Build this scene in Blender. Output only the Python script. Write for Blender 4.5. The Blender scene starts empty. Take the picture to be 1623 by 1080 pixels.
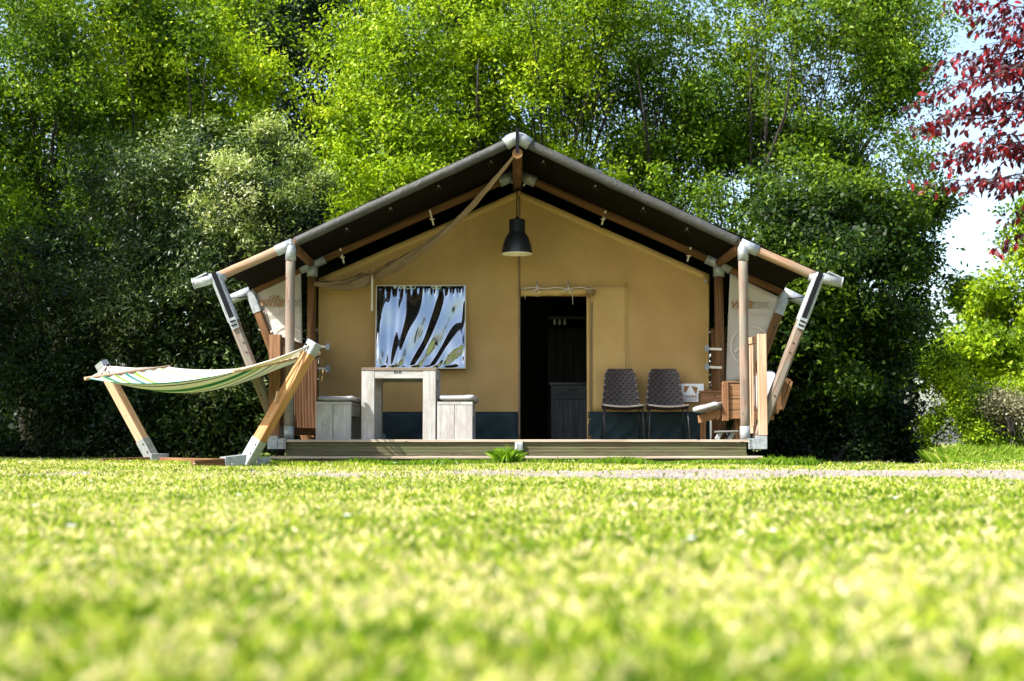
import bpy, math, random
import numpy as np
from mathutils import Vector, Matrix
random.seed(7)
RNG = np.random.default_rng(11)
S = bpy.context.scene
COL = S.collection

# ------------------------------------------------------------------ camera, light, exposure
FPX, HZ, CAMH = 2254.0, 700.0, 0.25
PITCH = math.atan((HZ - 540) / FPX)
cam_d = bpy.data.cameras.new('camera'); cam = bpy.data.objects.new('camera', cam_d); COL.objects.link(cam)
cam.location = (0, 0, CAMH); cam.rotation_euler = (math.radians(90) + PITCH, 0, 0)
cam_d.sensor_width = 36; cam_d.lens = 36 * FPX / 1623; cam_d.clip_start = 0.05; cam_d.clip_end = 400
cam_d.dof.use_dof = True; cam_d.dof.focus_distance = 15.3; cam_d.dof.aperture_fstop = 2.6
S.camera = cam
SUN = Vector((-0.62, -0.36, 0.70)).normalized()
w = bpy.data.worlds.new('World'); S.world = w; w.use_nodes = True
wn = w.node_tree; bg = wn.nodes['Background']
sky = wn.nodes.new('ShaderNodeTexSky'); sky.sky_type = 'NISHITA'; sky.sun_disc = False
sky.sun_elevation = math.asin(SUN.z); sky.sun_rotation = math.atan2(SUN.x, SUN.y)
sky.air_density = 1.0; sky.dust_density = 2.5; sky.ozone_density = .5
wn.links.new(sky.outputs[0], bg.inputs[0]); bg.inputs[1].default_value = 0.14
sl = bpy.data.lights.new('sun', 'SUN'); sl.energy = 5.0; sl.angle = math.radians(0.5); sl.color = (1.0, 0.96, 0.89)
so = bpy.data.objects.new('sun', sl); COL.objects.link(so); so.rotation_euler = SUN.to_track_quat('Z', 'Y').to_euler()
so.location = (-20, -10, 25)
S.view_settings.view_transform = 'Standard'; S.view_settings.look = 'None'
S.view_settings.exposure = 1.42; S.view_settings.gamma = 1.0

# ------------------------------------------------------------------ helpers
ca, sa = math.cos(PITCH), math.sin(PITCH)
def P(px, py, d):
    """world point that stands at distance d (metres along Y) on the sight line of photo pixel px, py"""
    a = (px - 811.5) / FPX; b = (540 - py) / FPX
    v = Vector((a, ca - b * sa, sa + b * ca)); v *= d / v.y
    return Vector((v.x, v.y, v.z + CAMH))
def X(px, d): return P(px, 600, d).x
def Z(py, d): return P(811.5, py, d).z
def sm(t): t = np.clip(t, 0, 1); return t * t * (3 - 2 * t)
def terrain(x, y):
    x = np.asarray(x, float); y = np.asarray(y, float)
    return (-0.09 * sm((x - 2.6) / 1.6) * sm((y - 13.5) / 6) + 0.012 * np.sin(x * 1.3 + 1) * np.cos(y * .9)
            + 0.008 * np.sin(x * 3.1 + y * 2.3)) * sm(y / 3 + 1)

def mat(name): 
    m = bpy.data.materials.new(name); m.use_nodes = True
    nt = m.node_tree; b = nt.nodes['Principled BSDF']; return m, nt, b
def N(nt, t, **k):
    n = nt.nodes.new(t)
    for a, v in k.items(): setattr(n, a, v)
    return n
def ramp(nt, fac, stops):
    r = N(nt, 'ShaderNodeValToRGB'); e = r.color_ramp.elements
    while len(e) < len(stops): e.new(0.5)
    for i, (p, c) in enumerate(stops): e[i].position = p; e[i].color = (*c, 1)
    nt.links.new(fac, r.inputs[0]); return r.outputs[0]
def mapped(nt, scale, src='UV'):
    tc = N(nt, 'ShaderNodeTexCoord'); mp = N(nt, 'ShaderNodeMapping'); mp.inputs['Scale'].default_value = scale
    nt.links.new(tc.outputs[src], mp.inputs[0]); return mp.outputs[0]
def noise(nt, vec, scale=1, detail=4, rough=.55, dist=0):
    n = N(nt, 'ShaderNodeTexNoise'); n.inputs['Scale'].default_value = scale; n.inputs['Detail'].default_value = detail
    n.inputs['Roughness'].default_value = rough; n.inputs['Distortion'].default_value = dist
    nt.links.new(vec, n.inputs['Vector']); return n.outputs[0]
def mixc(nt, fac, a, b, mode='MIX'):
    m = N(nt, 'ShaderNodeMix', data_type='RGBA', blend_type=mode)
    for i, v in ((0, fac), (6, a), (7, b)):
        if isinstance(v, (int, float)): m.inputs[i].default_value = v
        elif isinstance(v, tuple): m.inputs[i].default_value = (*v, 1)
        else: nt.links.new(v, m.inputs[i])
    return m.outputs[2]
def bump(nt, b, h, s, dist=.004):
    n = N(nt, 'ShaderNodeBump'); n.inputs['Strength'].default_value = s; n.inputs['Distance'].default_value = dist
    nt.links.new(h, n.inputs['Height']); nt.links.new(n.outputs[0], b.inputs['Normal'])

def wood(name, dark, mid, light, rough=.75, knots=True, grain=1.0, weather=None):
    m, nt, b = mat(name)
    uv = mapped(nt, (1, 1, 1))
    g = noise(nt, mapped(nt, (1.6, 38, 1)), 1, 6, .65, .6)
    c = ramp(nt, g, [(.36, dark), (.5, mid), (.64, light)])
    big = noise(nt, mapped(nt, (1.2, 5, 1)), 1, 3)
    c = mixc(nt, .35, c, ramp(nt, big, [(.3, dark), (.7, light)]))
    if knots:
        v = N(nt, 'ShaderNodeTexVoronoi'); v.inputs['Scale'].default_value = 1
        nt.links.new(mapped(nt, (4.5, 11, 1)), v.inputs['Vector'])
        k = ramp(nt, v.outputs['Distance'], [(.035, (1, 1, 1)), (.12, (0, 0, 0))])
        c = mixc(nt, k, c, tuple(x * .35 for x in dark))
    if weather:
        wv = noise(nt, mapped(nt, (2.5, 6, 1)), 1, 5, .7)
        c = mixc(nt, ramp(nt, wv, [(.42, (0, 0, 0)), (.62, (1, 1, 1))]), c, weather)
    nt.links.new(c, b.inputs['Base Color']); b.inputs['Roughness'].default_value = rough
    b.inputs['Specular IOR Level'].default_value = .25
    bump(nt, b, g, .5 * grain, .003); return m

M = {}
M['pole'] = wood('weathered_round_pole', (.06, .034, .024), (.19, .125, .092), (.29, .21, .165), weather=(.15, .14, .115))
M['beam'] = wood('brown_roof_beam', (.05, .022, .008), (.12, .055, .02), (.20, .105, .045))
M['pine'] = wood('pale_railing_pine', (.28, .15, .085), (.42, .27, .17), (.52, .37, .26))
M['rail_brown'] = wood('brown_railing_wood', (.08, .035, .015), (.17, .08, .035), (.27, .145, .075))
M['orange'] = wood('oiled_hammock_wood', (.22, .09, .025), (.36, .175, .06), (.47, .27, .12), rough=.5)
M['white_wood'] = wood('whitewashed_wood', (.22, .21, .20), (.38, .38, .375), (.45, .45, .445), weather=(.28, .255, .235))
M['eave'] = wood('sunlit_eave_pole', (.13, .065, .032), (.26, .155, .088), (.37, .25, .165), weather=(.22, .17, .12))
M['deck'] = wood('green_treated_decking', (.05, .045, .022), (.14, .12, .065), (.22, .19, .115), weather=(.13, .14, .065), grain=1.5)
M['deck_edge'] = wood('pale_deck_edge', (.20, .155, .11), (.33, .265, .20), (.46, .38, .30), grain=1.2)  # paler than the other decking
M['grey_wood'] = wood('grey_cabinet_wood', (.06, .06, .06), (.12, .12, .12), (.18, .18, .175), knots=False)
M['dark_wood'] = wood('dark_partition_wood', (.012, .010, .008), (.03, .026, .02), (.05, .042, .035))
M['sofa'] = wood('brown_lounge_wood', (.11, .05, .02), (.22, .11, .05), (.32, .18, .09))

def canvas(name, c1, c2, sc=3.0, rough=.85, bs=.35, fine=900, trans=0):
    m, nt, b = mat(name)
    o = mapped(nt, (1, 1, 1), 'Object')
    n1 = noise(nt, o, sc, 5, .6); n2 = noise(nt, o, fine, 2)
    c = ramp(nt, n1, [(.3, c1), (.7, c2)])
    nt.links.new(c, b.inputs['Base Color']); b.inputs['Roughness'].default_value = rough
    b.inputs['Specular IOR Level'].default_value = .2
    a = N(nt, 'ShaderNodeMath', operation='ADD'); a2 = N(nt, 'ShaderNodeMath', operation='MULTIPLY'); a2.inputs[1].default_value = .08
    nt.links.new(n2, a2.inputs[0]); nt.links.new(noise(nt, o, sc * 1.7, 6, .6, 1.2), a.inputs[0]); nt.links.new(a2.outputs[0], a.inputs[1])
    bump(nt, b, a.outputs[0], bs, .03)
    if trans:
        t = N(nt, 'ShaderNodeBsdfTranslucent'); nt.links.new(c, t.inputs[0]); ms = N(nt, 'ShaderNodeMixShader'); ms.inputs[0].default_value = trans
        nt.links.new(b.outputs[0], ms.inputs[1]); nt.links.new(t.outputs[0], ms.inputs[2])
        nt.links.new(ms.outputs[0], nt.nodes['Material Output'].inputs[0])
    return m
M['tan'] = canvas('tan_tent_canvas', (.43, .27, .10), (.52, .34, .14), 1.6, bs=.28, trans=.12)
M['inner'] = canvas('shade_dark_inner_canvas', (.06, .045, .03), (.08, .06, .04), 2)  # wall canvas coloured dark so the tent interior reads as unlit
M['tan_hem'] = canvas('tan_canvas_hem', (.45, .295, .11), (.50, .34, .135), 2)
M['flap'] = canvas('taupe_rolled_flap', (.20, .135, .08), (.26, .185, .12), 5, bs=.5)
M['roof'] = canvas('dark_olive_roof_canvas', (.008, .0065, .005), (.012, .010, .008), 1.2, rough=.95, bs=.15)
M['roof'].node_tree.nodes['Principled BSDF'].inputs['Specular IOR Level'].default_value = .04
M['hem'] = canvas('grey_green_roof_hem', (.040, .040, .037), (.062, .062, .058), 4, rough=.5, bs=.6)
M['skirt'] = canvas('petrol_blue_pvc', (.010, .024, .028), (.015, .034, .040), 2, rough=.42, bs=.6)
M['banner'] = canvas('cream_banner', (.56, .51, .47), (.62, .57, .53), 2, bs=.2, trans=.25)
M['cushion'] = canvas('pale_cushion_fabric', (.22, .215, .225), (.29, .285, .29), 8, bs=.3)
M['pillow'] = canvas('white_pillow_fabric', (.42, .44, .48), (.50, .52, .55), 6, bs=.3)
def plain(name, c, rough=.5, metal=0, bs=0, sc=20, c2=None, spec=.5):
    m, nt, b = mat(name); o = mapped(nt, (1, 1, 1), 'Object'); n = noise(nt, o, sc, 5, .65)
    c2 = c2 or tuple(min(1, x * 1.15) for x in c)
    nt.links.new(ramp(nt, n, [(.35, c), (.65, c2)]), b.inputs['Base Color'])
    b.inputs['Roughness'].default_value = rough; b.inputs['Metallic'].default_value = metal; b.inputs['Specular IOR Level'].default_value = spec
    if bs: bump(nt, b, n, bs, .002)
    return m
M['galv'] = plain('galvanised_steel', (.20, .225, .245), .5, .3, .2, 28, (.33, .35, .365))
M['black'] = plain('black_webbing', (.005, .0055, .008), .8, spec=.15)
M['black_metal'] = plain('black_metal', (.015, .017, .02), .35)
M['bolt'] = plain('dark_bolt', (.03, .028, .026), .5, .5)
M['lamp'] = plain('matt_graphite_lamp', (.014, .017, .021), .4, 0)
M['lamp_in'] = plain('cream_lamp_inside', (.75, .68, .55), .5)
M['rope'] = plain('natural_rope', (.58, .53, .44), .8, 0, .4, 200)
M['rattan'] = plain('grey_brown_rattan', (.018, .011, .009), .6, 0, .3, 45, (.085, .060, .054))
M['rattan_dark'] = plain('dark_rattan', (.010, .007, .006), .5, 0, .3, 60, (.022, .015, .013))
M['rattan_rim'] = plain('pale_rattan_rim', (.34, .30, .28), .5, 0, .3, 60)
M['white'] = plain('white_board', (.74, .75, .76), .5)
M['brown_print'] = plain('brown_print', (.24, .12, .04), .7)
M['grey_print'] = plain('grey_print', (.30, .25, .22), .7)
M['pale_print'] = plain('pale_print', (.56, .47, .42), .7)
M['dark_print'] = plain('dark_print', (.03, .03, .035), .6)
M['strap'] = plain('pale_strap', (.62, .57, .50), .7)
M['plastic'] = plain('pale_plastic', (.55, .62, .62), .35)
M['bark'] = plain('dark_bark', (.010, .008, .006), .9, 0, .8, 12, (.028, .021, .015))
M['bark_red'] = plain('red_tree_bark', (.05, .03, .028), .9, 0, .8, 12, (.12, .09, .08))
M['gravel'] = plain('pale_gravel_stone', (.17, .145, .13), .9, 0, 0, 30, (.34, .30, .27))

# clear vinyl window: strongly reflecting wavy film
m, nt, b = mat('glossy_vinyl_film'); b.inputs['Base Color'].default_value = (.03, .035, .03, 1); b.inputs['Roughness'].default_value = .4
g = N(nt, 'ShaderNodeBsdfGlossy'); g.inputs[0].default_value = (.36, .40, .45, 1); g.inputs[1].default_value = .035
ms = N(nt, 'ShaderNodeMixShader'); ms.inputs[0].default_value = .72
nt.links.new(b.outputs[0], ms.inputs[1]); nt.links.new(g.outputs[0], ms.inputs[2]); nt.links.new(ms.outputs[0], nt.nodes['Material Output'].inputs[0])
M['vinyl'] = m

# striped hammock cloth: bands follow V of the UV map
m, nt, b = mat('striped_hammock_cloth')
tc = N(nt, 'ShaderNodeTexCoord'); sx = N(nt, 'ShaderNodeSeparateXYZ'); nt.links.new(tc.outputs['UV'], sx.inputs[0])
r = N(nt, 'ShaderNodeValToRGB'); r.color_ramp.interpolation = 'CONSTANT'
cr = (.60, .61, .54); gr = (.20, .32, .03); te = (.01, .17, .15); na = (.015, .025, .07); pg = (.32, .50, .20); mint = (.30, .56, .47)
st = [(0, cr), (.10, pg), (.14, cr), (.25, mint), (.29, cr), (.42, gr), (.46, cr), (.53, te), (.57, cr), (.66, gr), (.70, cr), (.75, pg), (.77, te), (.83, gr), (.85, cr), (.90, cr), (.93, na), (.95, cr), (.98, te)]
e = r.color_ramp.elements
while len(e) < len(st): e.new(.5)
for i, (p_, c_) in enumerate(st): e[i].position = p_; e[i].color = (*c_, 1)
nt.links.new(sx.outputs[1], r.inputs[0]); nt.links.new(r.outputs[0], b.inputs['Base Color']); b.inputs['Roughness'].default_value = .9
t = N(nt, 'ShaderNodeBsdfTranslucent'); nt.links.new(r.outputs[0], t.inputs[0]); ms = N(nt, 'ShaderNodeMixShader'); ms.inputs[0].default_value = .3
nt.links.new(b.outputs[0], ms.inputs[1]); nt.links.new(t.outputs[0], ms.inputs[2]); nt.links.new(ms.outputs[0], nt.nodes['Material Output'].inputs[0])
M['hammock'] = m

def leafmat(name, stops, rough=.5, trans=.38, spec=.22, tgain=(1.25, 1.35, .6)):
    m, nt, b = mat(name)
    at = N(nt, 'ShaderNodeAttribute', attribute_name='tint')
    c = ramp(nt, at.outputs['Fac'], stops)
    nt.links.new(c, b.inputs['Base Color']); b.inputs['Roughness'].default_value = rough; b.inputs['Specular IOR Level'].default_value = spec
    t = N(nt, 'ShaderNodeBsdfTranslucent'); nt.links.new(mixc(nt, 1.0, c, tgain, 'MULTIPLY'), t.inputs[0])
    ms = N(nt, 'ShaderNodeMixShader'); ms.inputs[0].default_value = trans
    nt.links.new(b.outputs[0], ms.inputs[1]); nt.links.new(t.outputs[0], ms.inputs[2]); nt.links.new(ms.outputs[0], nt.nodes['Material Output'].inputs[0])
    return m
M['leaf_light'] = leafmat('light_green_leaf', [(0, (.020, .048, .002)), (.3, (.10, .185, .004)), (.6, (.24, .35, .007)), (1, (.42, .50, .022))])  # low stops kept dark to deepen the shadows inside the crowns
M['leaf_mid'] = leafmat('mid_green_leaf', [(0, (.010, .030, .002)), (.5, (.07, .145, .005)), (1, (.28, .38, .014))])
M['leaf_dark'] = leafmat('shade_dark_leaf', [(0, (.005, .014, .004)), (.6, (.013, .032, .008)), (1, (.07, .12, .02))], rough=.42, trans=.25, spec=.25)  # near-black colour stands in for the shade on hedges and back trees
M['leaf_shade'] = leafmat('shade_green_leaf', [(0, (.004, .012, .002)), (.5, (.020, .050, .004)), (1, (.16, .25, .013))], rough=.5, trans=.35, spec=.2)  # shade of the low hanging tree is put into this darker green
M['leaf_cream'] = leafmat('cream_green_leaf', [(0, (.07, .12, .02)), (.45, (.22, .29, .06)), (.75, (.44, .48, .20)), (1, (.66, .66, .44))], rough=.45, trans=.35, spec=.25)
M['leaf_silver'] = leafmat('silvery_leaf', [(0, (.006, .015, .004)), (.5, (.020, .042, .010)), (.75, (.065, .11, .024)), (1, (.34, .40, .18))], rough=.4, trans=.3, spec=.3)
M['leaf_dry'] = leafmat('pale_dry_leaf', [(0, (.14, .14, .07)), (1, (.36, .33, .22))], trans=.25)
M['leaf_red'] = leafmat('dark_red_leaf', [(0, (.016, .004, .009)), (.5, (.045, .005, .010)), (1, (.22, .009, .012))], rough=.45, spec=.25, trans=.35, tgain=(1.4, .3, .4))
M['grass'] = leafmat('lawn_grass_blade', [(0, (.06, .13, .004)), (.3, (.21, .31, .010)), (.6, (.43, .47, .055)), (1, (.72, .59, .38))], rough=.5, trans=.4, tgain=(1.1, 1.15, .7))
M['weed'] = leafmat('tall_weed_blade', [(0, (.05, .12, .008)), (.6, (.17, .30, .015)), (1, (.42, .44, .10))], rough=.45, trans=.45)

class MB:
    def __init__(s): s.v = []; s.f = []; s.uv = []; s.sm = []
    def poly(s, pts, uvs=None, smooth=False):
        i = len(s.v); s.v += [tuple(p) for p in pts]; s.f.append(tuple(range(i, i + len(pts))))
        s.uv += uvs or [(0, 0)] * len(pts); s.sm.append(smooth); return s
    def prism(s, p0, p1, prof, up=(0, 0, 1), smooth=False):
        """profile (list of (a along side, b along up)) extruded from p0 to p1, capped"""
        p0 = Vector(p0); p1 = Vector(p1); d = p1 - p0; L = d.length; d.normalize()
        up = Vector(up)
        if abs(d.dot(up)) > .98 * up.length: up = Vector((0, 1, 0))
        side = d.cross(up).normalized(); up = side.cross(d).normalized()
        n = len(prof); i = len(s.v); ou, ov = random.random() * 20, random.random() * 20
        for p in (p0, p1):
            for a, b_ in prof: s.v.append(tuple(p + side * a + up * b_))
        per = [0]
        for k in range(n):
            a, b_ = prof[k], prof[(k + 1) % n]; per.append(per[-1] + math.hypot(a[0] - b_[0], a[1] - b_[1]))
        for k in range(n):
            k2 = (k + 1) % n
            s.f.append((i + k, i + k2, i + n + k2, i + n + k)); s.sm.append(smooth)
            s.uv += [(ou, ov + per[k]), (ou, ov + per[k + 1]), (ou + L, ov + per[k + 1]), (ou + L, ov + per[k])]
        s.f.append(tuple(range(i + n - 1, i - 1, -1))); s.f.append(tuple(range(i + n, i + 2 * n))); s.sm += [False, False]
        s.uv += [(ou + prof[k][0] * .2, ov + prof[k][1]) for k in range(n - 1, -1, -1)]
        s.uv += [(ou + prof[k][0] * .2, ov + prof[k][1]) for k in range(n)]
        return s
    def beam(s, p0, p1, w_, h, up=(0, 0, 1), c=.004):
        a, b_ = w_ / 2, h / 2; c = min(c, a * .4, b_ * .4)
        pr = [(-a + c, -b_), (a - c, -b_), (a, -b_ + c), (a, b_ - c), (a - c, b_), (-a + c, b_), (-a, b_ - c), (-a, -b_ + c)]
        return s.prism(p0, p1, pr, up)
    def box(s, x0, x1, y0, y1, z0, z1, c=.003, axis=None):
        ax = axis if axis is not None else int(np.argmax([x1 - x0, y1 - y0, z1 - z0]))
        cx, cy, cz = (x0 + x1) / 2, (y0 + y1) / 2, (z0 + z1) / 2
        if ax == 0: return s.beam((x0, cy, cz), (x1, cy, cz), y1 - y0, z1 - z0, (0, 0, 1), c)
        if ax == 1: return s.beam((cx, y0, cz), (cx, y1, cz), x1 - x0, z1 - z0, (0, 0, 1), c)
        return s.beam((cx, cy, z0), (cx, cy, z1), x1 - x0, y1 - y0, (0, 1, 0), c)
    def tube(s, pts, r, n=10, smooth=True, caps=True):
        pts = [Vector(p) for p in pts]; rs = r if isinstance(r, (list, tuple)) else [r] * len(pts)
        i = len(s.v); side = None; L = 0; ou, ov = random.random() * 20, random.random() * 20; ls = []
        for k, p in enumerate(pts):
            d = (pts[min(k + 1, len(pts) - 1)] - pts[max(k - 1, 0)]).normalized()
            if side is None: side = d.orthogonal().normalized()
            side = (side - d * side.dot(d)).normalized(); u = d.cross(side)
            if k: L += (p - pts[k - 1]).length
            ls.append(L)
            for j in range(n):
                a = 2 * math.pi * j / n; s.v.append(tuple(p + (side * math.cos(a) + u * math.sin(a)) * rs[k]))
        for k in range(len(pts) - 1):
            for j in range(n):
                j2 = (j + 1) % n; cw = 2 * math.pi * rs[k] / n
                s.f.append((i + k * n + j, i + k * n + j2, i + (k + 1) * n + j2, i + (k + 1) * n + j)); s.sm.append(smooth)
                s.uv += [(ou + ls[k], ov + j * cw), (ou + ls[k], ov + (j + 1) * cw), (ou + ls[k + 1], ov + (j + 1) * cw), (ou + ls[k + 1], ov + j * cw)]
        if caps:
            s.f.append(tuple(range(i + n - 1, i - 1, -1))); e_ = i + (len(pts) - 1) * n; s.f.append(tuple(range(e_, e_ + n))); s.sm += [False, False]
            s.uv += [(ou, ov)] * (2 * n)
        return s
    def grid(s, fn, nu, nv, smooth=True, uvs=(1, 1), skip=None):
        i = len(s.v)
        for a in range(nu + 1):
            for b_ in range(nv + 1): s.v.append(tuple(fn(a / nu, b_ / nv)))
        for a in range(nu):
            for b_ in range(nv):
                if skip and skip((a + .5) / nu, (b_ + .5) / nv): continue
                q = i + a * (nv + 1) + b_
                s.f.append((q, q + nv + 1, q + nv + 2, q + 1)); s.sm.append(smooth)
                s.uv += [(a / nu * uvs[0], b_ / nv * uvs[1]), ((a + 1) / nu * uvs[0], b_ / nv * uvs[1]), ((a + 1) / nu * uvs[0], (b_ + 1) / nv * uvs[1]), (a / nu * uvs[0], (b_ + 1) / nv * uvs[1])]
        return s
    def lathe(s, c, prof, n=32):
        c = Vector(c); i = len(s.v)
        for r_, z in prof:
            for j in range(n): a = 2 * math.pi * j / n; s.v.append((c.x + r_ * math.cos(a), c.y + r_ * math.sin(a), c.z + z))
        for k in range(len(prof) - 1):
            for j in range(n):
                j2 = (j + 1) % n; s.f.append((i + k * n + j, i + k * n + j2, i + (k + 1) * n + j2, i + (k + 1) * n + j)); s.sm.append(True); s.uv += [(0, 0)] * 4
        return s
    def build(s, name, m, parent=None, solid=0, origin=None):
        o_ = Vector(origin) if origin is not None else (parent_world(parent) if parent else Vector((0, 0, 0)))
        me = bpy.data.meshes.new(name); me.from_pydata([tuple(Vector(v) - o_) for v in s.v], [], s.f)
        uvl = me.uv_layers.new(name='UVMap'); uvl.data.foreach_set('uv', [c for t_ in s.uv for c in t_])
        me.polygons.foreach_set('use_smooth', s.sm); me.materials.append(m); me.update()
        o = bpy.data.objects.new(name, me); COL.objects.link(o)
        if parent: o.parent = parent; o.location = o_ - parent_world(parent)
        else: o.location = o_
        if solid:
            md = o.modifiers.new('thickness', 'SOLIDIFY'); md.thickness = solid; md.offset = 0
        return o
def parent_world(o):
    v = Vector((0, 0, 0))
    while o: v += o.location; o = o.parent
    return v
def tag(o, label=None, cat=None, group=None, kind=None):
    for k, v in (('label', label), ('category', cat), ('group', group), ('kind', kind)):
        if v: o[k] = v
    return o
def thing(name, label, cat, loc=(0, 0, 0), group=None):
    o = bpy.data.objects.new(name, None); COL.objects.link(o); o.location = loc; o.empty_display_size = .2
    return tag(o, label, cat, group)
def shared(name, me, parent, loc, rot=None, scale=None):
    o = bpy.data.objects.new(name, me); COL.objects.link(o); o.parent = parent; o.location = Vector(loc) - parent_world(parent)
    if rot: o.rotation_euler = rot
    if scale: o.scale = scale
    return o
def text_mesh(txt, size, shear=0, bold=0):
    cu = bpy.data.curves.new('lettering', 'FONT'); cu.body = txt; cu.size = size; cu.shear = shear; cu.offset = bold; cu.extrude = .0012
    ob = bpy.data.objects.new('lettering', cu); COL.objects.link(ob)
    dg = bpy.context.evaluated_depsgraph_get(); me = bpy.data.meshes.new_from_object(ob.evaluated_get(dg)); bpy.data.objects.remove(ob)
    return me
def put_text(txt, x, y, z, size, m, parent, shear=0, bold=0, width=None, name='lettering'):
    me = text_mesh(txt, size, shear, bold); me.materials.clear(); me.materials.append(m)
    co = np.empty(len(me.vertices) * 3); me.vertices.foreach_get('co', co); co = co.reshape(-1, 3)
    co[:, 0] -= co[:, 0].min()
    if width: co[:, 0] *= width / co[:, 0].max()
    me.vertices.foreach_set('co', co.ravel()); me.update()
    o = bpy.data.objects.new(name, me); COL.objects.link(o); o.rotation_euler = (math.radians(90), 0, 0)
    o.parent = parent; o.location = Vector((x, y, z)) - parent_world(parent); return o

# ------------------------------------------------------------------ ground and path
def path_mask(x, y):
    """1 on bare gravel, 0 on grass"""
    x = np.asarray(x, float); y = np.asarray(y, float)
    wob = .16 * np.sin(x * .9) + .09 * np.sin(x * 2.7 + 1) + .05 * np.sin(x * 7.1)
    far = 12.15 - .25 * sm((1.0 - x) / 4) + wob + 5.9 * sm((x - 4.1 - .06 * y) / 2.4)
    near = 8.95 + .9 * sm((1.5 - x) / 4) + wob * .7 + .5 * sm((x - 4) / 3)
    m_ = np.minimum(far - y, y - near)
    return m_
def np_grid_obj(name, xs, ys, zf, material):
    Xg, Yg = np.meshgrid(xs, ys, indexing='ij'); Zg = zf(Xg, Yg)
    v = np.stack([Xg, Yg, Zg], -1).reshape(-1, 3); nx, ny = len(xs), len(ys)
    I = (np.arange(nx - 1)[:, None] * ny + np.arange(ny - 1)[None]).ravel()
    f = np.stack([I, I + ny, I + ny + 1, I + 1], -1)
    me = bpy.data.meshes.new(name); me.vertices.add(len(v)); me.vertices.foreach_set('co', v.ravel().astype(np.float32))
    me.loops.add(f.size); me.polygons.add(len(f)); me.loops.foreach_set('vertex_index', f.ravel().astype(np.int32))
    me.polygons.foreach_set('loop_start', np.arange(0, f.size, 4, dtype=np.int32)); me.polygons.foreach_set('use_smooth', np.ones(len(f), bool))
    me.update(calc_edges=True); me.materials.append(material)
    o = bpy.data.objects.new(name, me); COL.objects.link(o); return o, v, me
m, nt, b = mat('lawn_soil')
o_ = mapped(nt, (1, 1, 1), 'Object'); n1 = noise(nt, o_, 2.2, 6, .65); n2 = noise(nt, o_, 60, 4)
c = mixc(nt, n2, ramp(nt, n1, [(.35, (.16, .22, .03)), (.6, (.30, .32, .08)), (.8, (.44, .38, .18))]), (.18, .20, .05))
nt.links.new(c, b.inputs['Base Color']); b.inputs['Roughness'].default_value = .95; b.inputs['Specular IOR Level'].default_value = .1
M['soil'] = m
gx = np.concatenate([[-150, -80, -50, -30], np.arange(-20, 20.1, .5), [30, 50, 80, 150]]); gy = np.concatenate([[-60, -40, -20, -10, -5], np.arange(-2, 30.1, .5), [35, 45, 60, 90, 200]])
g_, _, _ = np_grid_obj('lawn', gx, gy, terrain, M['soil']); tag(g_, kind='structure')
m, nt, b = mat('gravel_path_surface')
o_ = mapped(nt, (1, 1, 1), 'Object'); n1 = noise(nt, o_, 1.3, 6, .7); n2 = noise(nt, o_, 90, 5, .7)
c = mixc(nt, .5, ramp(nt, n1, [(.35, (.19, .15, .125)), (.65, (.27, .22, .185))]), ramp(nt, n2, [(.35, (.10, .08, .07)), (.65, (.32, .28, .25))]))
nt.links.new(c, b.inputs['Base Color']); b.inputs['Roughness'].default_value = .95; bump(nt, b, n2, .8, .01)
M['path'] = m
# strip sheets follow the mask: only cells well inside the mask are kept
xs = np.arange(-9, 16.01, .12); ys = np.arange(8.4, 20.5, .12)
Xg, Yg = np.meshgrid(xs, ys, indexing='ij'); mk = path_mask(Xg, Yg) + .10 * np.sin(Xg * 5 + Yg * 3) * np.cos(Yg * 6) - .12
keep = mk > -.15
mbp = MB(); idx = -np.ones(Xg.shape, int)
for a in range(len(xs) - 1):
    for b_ in range(len(ys) - 1):
        if keep[a, b_] and keep[a + 1, b_] and keep[a, b_ + 1] and keep[a + 1, b_ + 1]:
            q = []
            for (i, j) in ((a, b_), (a + 1, b_), (a + 1, b_ + 1), (a, b_ + 1)):
                if idx[i, j] < 0: idx[i, j] = len(mbp.v); mbp.v.append((xs[i], ys[j], float(terrain(xs[i], ys[j])) + .006))
                q.append(idx[i, j])
            mbp.f.append(tuple(q)); mbp.sm.append(True); mbp.uv += [(0, 0)] * 4
tag(mbp.build('gravel_path', M['path']), kind='structure')

def raw_mesh(name, v, nper, faces_per, material, tint=None, smooth=False, parent=None, origin=(0, 0, 0)):
    """v: (N*nper,3); faces_per: list of index tuples of equal length"""
    n = len(v) // nper; fp = np.array(faces_per); k = fp.shape[1]
    f = (np.arange(n)[:, None, None] * nper + fp[None]).reshape(-1, k)
    me = bpy.data.meshes.new(name); me.vertices.add(len(v)); me.vertices.foreach_set('co', (v - np.array(origin)).ravel().astype(np.float32))
    me.loops.add(f.size); me.polygons.add(len(f)); me.loops.foreach_set('vertex_index', f.ravel().astype(np.int32))
    me.polygons.foreach_set('loop_start', np.arange(0, f.size, k, dtype=np.int32))
    me.update(calc_edges=True); me.materials.append(material)
    if tint is not None:
        a = me.attributes.new('tint', 'FLOAT', 'POINT'); a.data.foreach_set('value', np.repeat(np.clip(tint, 0, 1), nper).astype(np.float32))
    o = bpy.data.objects.new(name, me); COL.objects.link(o)
    if parent: o.parent = parent
    o.location = Vector(origin) - (parent_world(parent) if parent else Vector((0, 0, 0)))
    return o

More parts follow.
